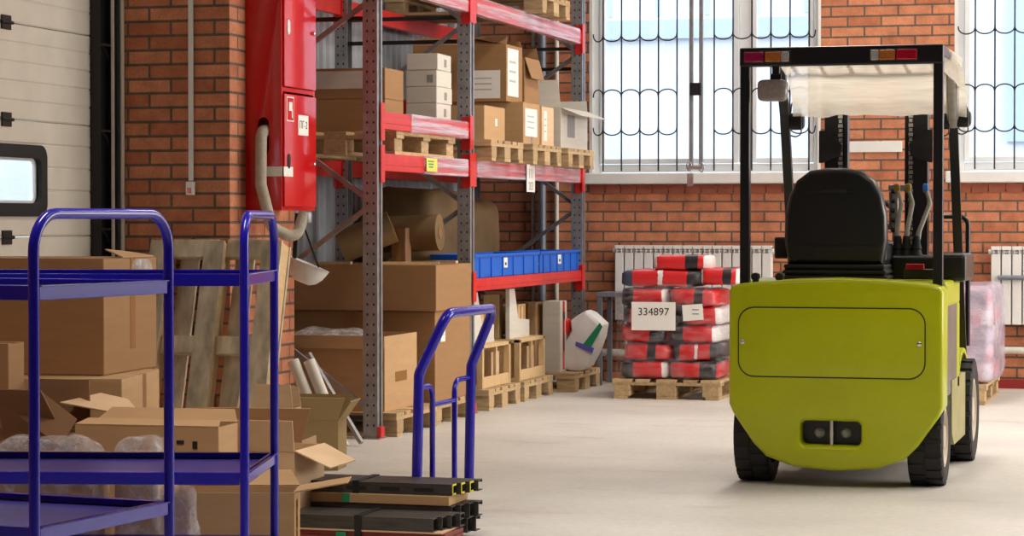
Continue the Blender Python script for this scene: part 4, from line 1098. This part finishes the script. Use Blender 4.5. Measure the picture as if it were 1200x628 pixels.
# levers, console, steering
lv = [(.20, -.01, 'knob_yellow'), (.255, .0, 'knob_yellow'), (.335, .03, 'knob_blue')]
for x, lean, kc in lv:
    y = .78
    o = MB().tube(fillet([(x - lean, y, 1.14), (x - lean * .6 + .0, y + .01, 1.24), (x + .025 + lean * .3, y + .05, 1.39), (x + .005 + lean * .3, y + .07, 1.45)], .05), .014, 10, r2=.010).build('lever', 'lever_boot', fk, smooth=True)
    MB().blob((x + .0 + lean * .3, y + .075, 1.465), (.032, .032, .05), .6, 1, .0, 14, 8).build('knob', kc, o, smooth=True)
    MB().lathe([(.032, 0), (.024, .03), (.028, .035), (.02, .07), (.022, .075), (.017, .10)], (x - lean, y, 1.12), 'z', 14).build('boot', 'black_rubber', o, smooth=True)
MB().box((.33, .86, 1.06), (.30, .34, .12)).build('lever_console', 'black_plastic', fk, bevel=.02, seg=3)
MB().box((.365, .42, 1.035), (.15, .12, .045)).build('side_box', 'black_plastic', fk, bevel=.006)
MB().box((.345, .37, 1.07), (.09, .03, .028)).build('red_marker', 'hi_red', fk, bevel=.004)
MB().box((.50, .86, 1.06), (.14, .46, .14)).build('hydraulic_tank', 'black_plastic', fk, bevel=.02)
MB().box((0, 1.36, .80), (.86, .10, .60)).build('dash_panel', 'black_plastic', fk, bevel=.02)
st_ = MB().cyl((.0, 1.30, 1.0), (.0, 1.08, 1.30), .03, 12).build('steering_column', 'black_plastic', fk, smooth=True)
ringp = [Vector((0, 1.07, 1.315)) + Matrix.Rotation(R_(36), 3, 'X') @ Vector((.16 * math.cos(2 * PI * i / 24), .16 * math.sin(2 * PI * i / 24), 0)) for i in range(25)]
MB().tube(ringp, .013, 8).build('steering_wheel', 'black_rubber', st_, smooth=True)
b = MB(); b.box((.175, .98, 1.33), (.03, .05, .30)).box((.19, .96, 1.47), (.10, .012, .03)).box((.165, .99, 1.35), (.05, .02, .2)).build('control_stalk', 'galvanised', fk, bevel=.004)
b = MB()
for i in range(5): b.lathe([(.012, 0), (.012, .02)], (.155, .955, 1.25 + .05 * i), 'x', 8)
b.build('hose_fitting', 'dark_steel', fk)
# mast, carriage and forks
for s in (-1, 1):
    x = -.035 + s * .215
    b = MB(); y = 1.86
    b.box((x + s * .06, y, 1.12), (.02, .11, 2.0)).box((x + s * .02, y - .05, 1.12), (.10, .014, 2.0)).box((x + s * .02, y + .05, 1.12), (.10, .014, 2.0))
    b.build('mast_rail', 'black_paint', fk)
    MB().box((x - s * .045, y, 1.14), (.022, .08, 1.9)).build('inner_rail', 'black_paint', fk)
    MB().cyl((x + .0, y - .01, .25), (x, y - .01, 1.75), .026, 12).build('lift_cylinder', 'dark_steel', fk, smooth=True)
    b = MB()
    for i in range(60): b.box((x - s * .02, y - .066, .50 + .026 * i), (.026 if i % 2 else .018, .010, .020))
    b.build('lift_chain', 'chrome', fk)
    MB().slab([(x - s * .03, y - .062, 1.72), (x - s * .02, y - .062, 1.66), (x + s * .08, y - .062, 1.62), (x + s * .10, y - .062, 1.62), (x + s * .10, y - .062, 1.80), (x + s * .05, y - .062, 1.80)], .02).build('mast_bracket', 'dark_steel', fk)
    MB().box((s * .26, 2.12, .09), (.10, 1.0, .035)).box((s * .26, 2.0, .35), (.10, .04, .52)).build('fork', 'dark_steel', fk, bevel=.005)
MB().box((-.035, 1.86, 2.09), (.56, .08, .06)).box((-.035, 1.92, .60), (.56, .02, .08)).box((-.035, 1.86, .14), (.56, .08, .06)).build('mast_tie', 'black_paint', fk)
MB().box((0, 1.955, .28), (.86, .03, .10)).box((0, 1.955, .55), (.86, .03, .10)).build('fork_carriage', 'black_paint', fk)
MB().box((.315, 1.80, 1.68), (.012, .02, .20)).build('mast_label', 'white_paper', fk)
MB().tube(fillet([(.46, 1.95, .60), (.46, 1.95, 1.32), (.28, 1.95, 1.32), (.28, 1.95, .60)], .05), .014, 10).build('load_guard', 'black_paint', fk, smooth=True)

# ================================================================== TROLLEYS
def shelf_trolley(label, loc, rz, L, W, zh=1.318):
    o = thing('shelf_trolley', label, 'trolley', loc, rz, 'blue shelf trolleys'); r = .0152
    for x in (0, -L):
        MB().tube(fillet([(x, 0, .115), (x, 0, zh), (x, W, zh), (x, W, .115)], .105, 8), r, 14).build('end_frame', 'blue_paint', o, smooth=True)
    for z in (.455, 1.105, .16):
        b = MB(); hx, t = .040, .003
        b.box((-L / 2, W / 2, z - .005), (L - .02, W - .01, .004), mi=1)
        for y in (.0 + .006, W - .006): b.box((-L / 2, y, z + .0), (L - .034, .012, hx)); b.box((-L / 2, y + (.012 if y < W / 2 else -.012), z + .018), (L - .034, .026, .004))
        for x in (-.0, -L + .0): b.box((x, W / 2, z), (.014, W - .034, hx)); b.box((x, W / 2, z + .018), (.03, W - .034, .004))
        b.build('shelf', ['blue_paint', 'blue_tray_lit'], o, bevel=.002)
    for x in (-.06, -L + .06):
        for y in (.06, W - .06):
            c = MB().box((x, y, .125), (.08, .06, .012)).box((x - .03, y, .085), (.006, .03, .08)).box((x + .03, y, .085), (.006, .03, .08)).build('caster', 'galvanised', o)
            MB().lathe([(.02, -.018), (.05, -.018), (.055, -.012), (.055, .012), (.05, .018), (.02, .018)], (x, y, .055), 'x', 20).build('caster_wheel', 'black_rubber', c, smooth=True)
    return o
n1 = at(40, 500, D=6.4); f1 = at(198, 500, D=7.03)
shelf_trolley('blue tubular shelf trolley at the left edge with its end frame nearest', (n1.x, n1.y, 0), math.atan2(-(f1.x - n1.x), f1.y - n1.y), 1.15, (Vector((f1.x, f1.y)) - Vector((n1.x, n1.y))).length)
n2 = at(286.5, 500, D=7.8); f2 = at(321.5, 500, D=8.50)
shelf_trolley('blue tubular shelf trolley standing behind the left one with frame seen edge-on', (n2.x, n2.y, 0), math.atan2(-(f2.x - n2.x), f2.y - n2.y), 1.15, (Vector((f2.x, f2.y)) - Vector((n2.x, n2.y))).length)
# platform trolley
pt = thing('platform_trolley', 'blue platform trolley with a bent push handle behind the steel bundles', 'trolley', (-3.05, 9.65, 0))
ya, yb = 8.30, 8.98; xh = -2.70
p0 = [(xh, ya, .20), (xh, ya, .735), (xh + .115, ya, .975), (xh + .115, yb, .975), (xh, yb, .735), (xh, yb, .20)]
p0 = [at(488, 560, D=9.95), at(491, 438, D=9.95), at(524, 367, D=9.95), at(579, 361, D=10.65), at(552, 428, D=10.65), at(549.5, 540, D=10.65)]
for q in (p0[0], p0[-1]): q.z = .125
MB().tube(fillet(p0, .065, 6), .022, 14).build('push_handle', 'blue_paint', pt, smooth=True, world=True)
a, c_ = p0[0], p0[5]; d = (c_ - a); d.z = 0
def lp(t, z): q = a + d * t; return (q.x, q.y, z)
for t0, t1 in ((0.02, .29), (.98, .71)):
    MB().tube(fillet([lp(t0, .60), lp(t1, .60), lp(t1, .125)], .06, 5), .012, 10).build('inner_rail', 'blue_paint', pt, smooth=True, world=True)
MB().tube([lp(.29, .515), lp(.71, .515)], .011, 10).build('cross_rail', 'blue_paint', pt, smooth=True, world=True)
am = a + d / 2
b = MB(); b.slab([(a.x + .03, a.y - .02, .118), (c_.x + .03, c_.y + .02, .118), (c_.x - .40, c_.y + .02, .118), (a.x - .40, a.y - .02, .118)], .024)
b.build('platform', 'blue_paint', pt, bevel=.004, world=True)
for x in (am.x - .05, am.x - .33):
    for y in (am.y - .24, am.y + .24):
        c2 = MB().box((x, y, .099), (.08, .06, .014)).box((x, y - .03, .07), (.03, .006, .05)).box((x, y + .03, .07), (.03, .006, .05)).build('caster', 'galvanised', pt, world=True)
        q = MB().lathe([(.015, -.018), (.038, -.018), (.042, -.012), (.042, .012), (.038, .018), (.015, .018)], (x, y, .043), 'y', 20).build('caster_wheel', 'black_rubber', c2, smooth=True); q.data.transform(XF[pt.name].inverted())

# ================================================================== STEEL BUNDLES
rb = .03                                                             # small turn of the stack
def profile(b, x0, x1, y, z, w, h, slots=False, mi=0):
    t = .004; xm, L = (x0 + x1) / 2, x1 - x0
    b.box((xm, y, z + h - t / 2), (L, w, t), mi=mi); b.box((xm, y, z + t / 2), (L, w, t), mi=mi)
    b.box((xm, y - w / 2 + t / 2, z + h / 2), (L, t, h - 2 * t), mi=mi)
    b.box((xm, y + w / 2 - t / 2, z + h * .85), (L, t, h * .25), mi=mi)
def bundle(label, x0, x1, y0, n, w, z, h, strap_x, mark=False, slots=False, group='strapped steel profile bundles'):
    o = thing('steel_bundle', label, 'steel bundle', ((x0 + x1) / 2, y0 + n * w / 2, z), 0, group)
    for i in range(n):
        yc = y0 + w * (i + .5); dx = .018 * i
        b = MB(); profile(b, x0, x1 + dx, yc, z, w - .003, h)
        if slots and i == 0:
            for k in range(6): b.box((x1 - .12 - .145 * k, yc - w / 2 + .001, z + h * .45), (.085, .002, h * .34), mi=1)
        pr_ = b.build('profile', ['steel_profile', 'ink'], o, world=True)
        if mark and i < 3:
            q = MB().box((x1 + dx + .001, yc - w / 2 + .006, z + h / 2), (.003, .006, h)).box((x1 + dx + .001, yc, z + h - .004), (.003, w * .7, .007)).box((x1 + dx + .001, yc, z + .004), (.003, w * .5, .007)).build('paint_mark', 'yellow_mark', pr_)
            q.data.transform(XF[o.name].inverted())
    if strap_x is not None:
        y1 = y0 + n * w; e = .003
        b = MB(); b.box((strap_x, (y0 + y1) / 2, z + h + e), (.028, y1 - y0 + .012, .003)).box((strap_x, y0 - e, z + h / 2 - .02), (.028, .003, h + .05)).box((strap_x, y1 + e, z + h / 2), (.028, .003, h + .005))
        b.build('strap', 'black_rubber', o, world=True)
    return o
# back stack: two layers of profiles, a tan packing slab, then the slotted bundle
eB = at(532, 572, D=9.62); bx1, by = eB.x, eB.y
LB = .70
tag(MB().box((bx1 - .42, by + .14, .012), (LB, .24, .024)).build('timber_beam', 'pallet_wood', bevel=.003, origin=(bx1 - .42, by + .14, 0)), 'timber board on the floor under the rear steel stack', 'timber')
bundle('lowest bundle of black steel profiles in the rear stack, ends facing right', bx1 - LB, bx1 - .02, by + .0, 4, .064, .025, .060, None)
bundle('bundle of black steel profiles just under the tan packing slab', bx1 - LB, bx1 - .01, by + .0, 4, .064, .0865, .060, None)
o = thing('packing_slab', 'tan cardboard packing slab under the slotted steel bundle', 'packing', (bx1 - .38, by + .13, .147))
MB().box((bx1 - .36, by + .128, .168), (LB - .02, .262, .040)).build('slab', 'card_tan', o, bevel=.003, world=True)
MB().box((bx1 - .46, by - .005, .170), (.03, .004, .034)).build('green_tape', 'green_plastic', o, world=True)
bundle('slotted dark steel bundle with yellow-marked ends on top of the rear stack', bx1 - LB, bx1 - .01, by + .005, 4, .062, .190, .045, bx1 - .42, True, True)
# front stack
eF = at(513, 607, D=9.33); fx1, fy = eF.x, eF.y
tag(MB().box((fx1 - .36, fy + .12, .018), (.70, .22, .036)).build('timber_beam', 'crate_wood', bevel=.003, origin=(fx1 - .36, fy + .12, 0)), 'pale timber board on the floor under the front steel bundle', 'timber')
o = thing('board_stack', 'dark red boards with a pale cover sheet under the front steel bundle', 'boards', (fx1 - .33, fy + .13, .037))
for i in range(2): MB().box((fx1 - .33, fy + .125, .046 + .0185 * i), (.72, .24, .017)).build('board', 'red_boards', o, bevel=.002, world=True)
MB().box((fx1 - .345, fy + .125, .0765), (.72, .25, .006)).build('cover_sheet', 'card_light', o, world=True)
MB().box((fx1 - .40, fy - .006, .055), (.04, .004, .03)).build('green_tape', 'green_plastic', o, world=True)
bundle('front bundle of dark steel profiles with a black strap beside the low carton', fx1 - .72, fx1 - .02, fy + .0, 4, .062, .080, .053, fx1 - .33)

# ================================================================== LIGHT, WORLD, CAMERA
def area(name, loc, rot, sx, sy, e, col, spread=180):
    l = bpy.data.lights.new(name, 'AREA'); l.shape = 'RECTANGLE'; l.size = sx; l.size_y = sy; l.energy = e; l.color = col; l.spread = R_(spread)
    o = bpy.data.objects.new(name, l); C.objects.link(o); o.location = loc; o.rotation_euler = rot; return o
warm = (1.0, .93, .83)
for x, y, e, sp_ in ((-3.0, 6.3, 75, 112), (.6, 8.6, 80, 112), (-2.2, 13.6, 105, 150), (1.8, 13.6, 130, 160), (-2.4, 17.3, 80, 180), (1.8, 17.3, 120, 180)):
    area('ceiling_lamp', (x, y, CEIL - .12), (0, 0, 0), .5, 2.4, e, warm, sp_)
area('daylight_right', (WR - .05, 15.0, 2.4), (0, R_(90), 0), 2.4, 6.5, 500, (1, .97, .93))
w = bpy.data.worlds.new('world'); bpy.context.scene.world = w; w.use_nodes = True
nt = w.node_tree; bg = nt.nodes['Background']
tc = N(nt, 'ShaderNodeTexCoord'); sp = N(nt, 'ShaderNodeSeparateXYZ'); nt.links.new(tc.outputs['Generated'], sp.inputs[0])
nt.links.new(ramp(nt, sp.outputs[2], [(0, (.95, .97, 1, 1)), (.6, (.78, .88, 1, 1))]), bg.inputs[0])
bg.inputs[1].default_value = 3.6
cam = bpy.data.cameras.new('camera'); co = bpy.data.objects.new('camera', cam); C.objects.link(co)
cam.sensor_width = 36; cam.lens = 36 * FPX / 1200; cam.clip_start = .1; cam.clip_end = 200
co.location = (0, 0, EYE); co.rotation_euler = (PI / 2 - PIT, 0, YAW)
sc = bpy.context.scene; sc.camera = co
sc.view_settings.view_transform = 'Standard'; sc.view_settings.look = 'None'; sc.view_settings.gamma = 1; sc.view_settings.use_curve_mapping = False
sc.view_settings.exposure = -0.08
sc.cycles.use_denoising = True
sc.cycles.max_bounces = 8; sc.cycles.transparent_max_bounces = 16; sc.cycles.sample_clamp_indirect = 6
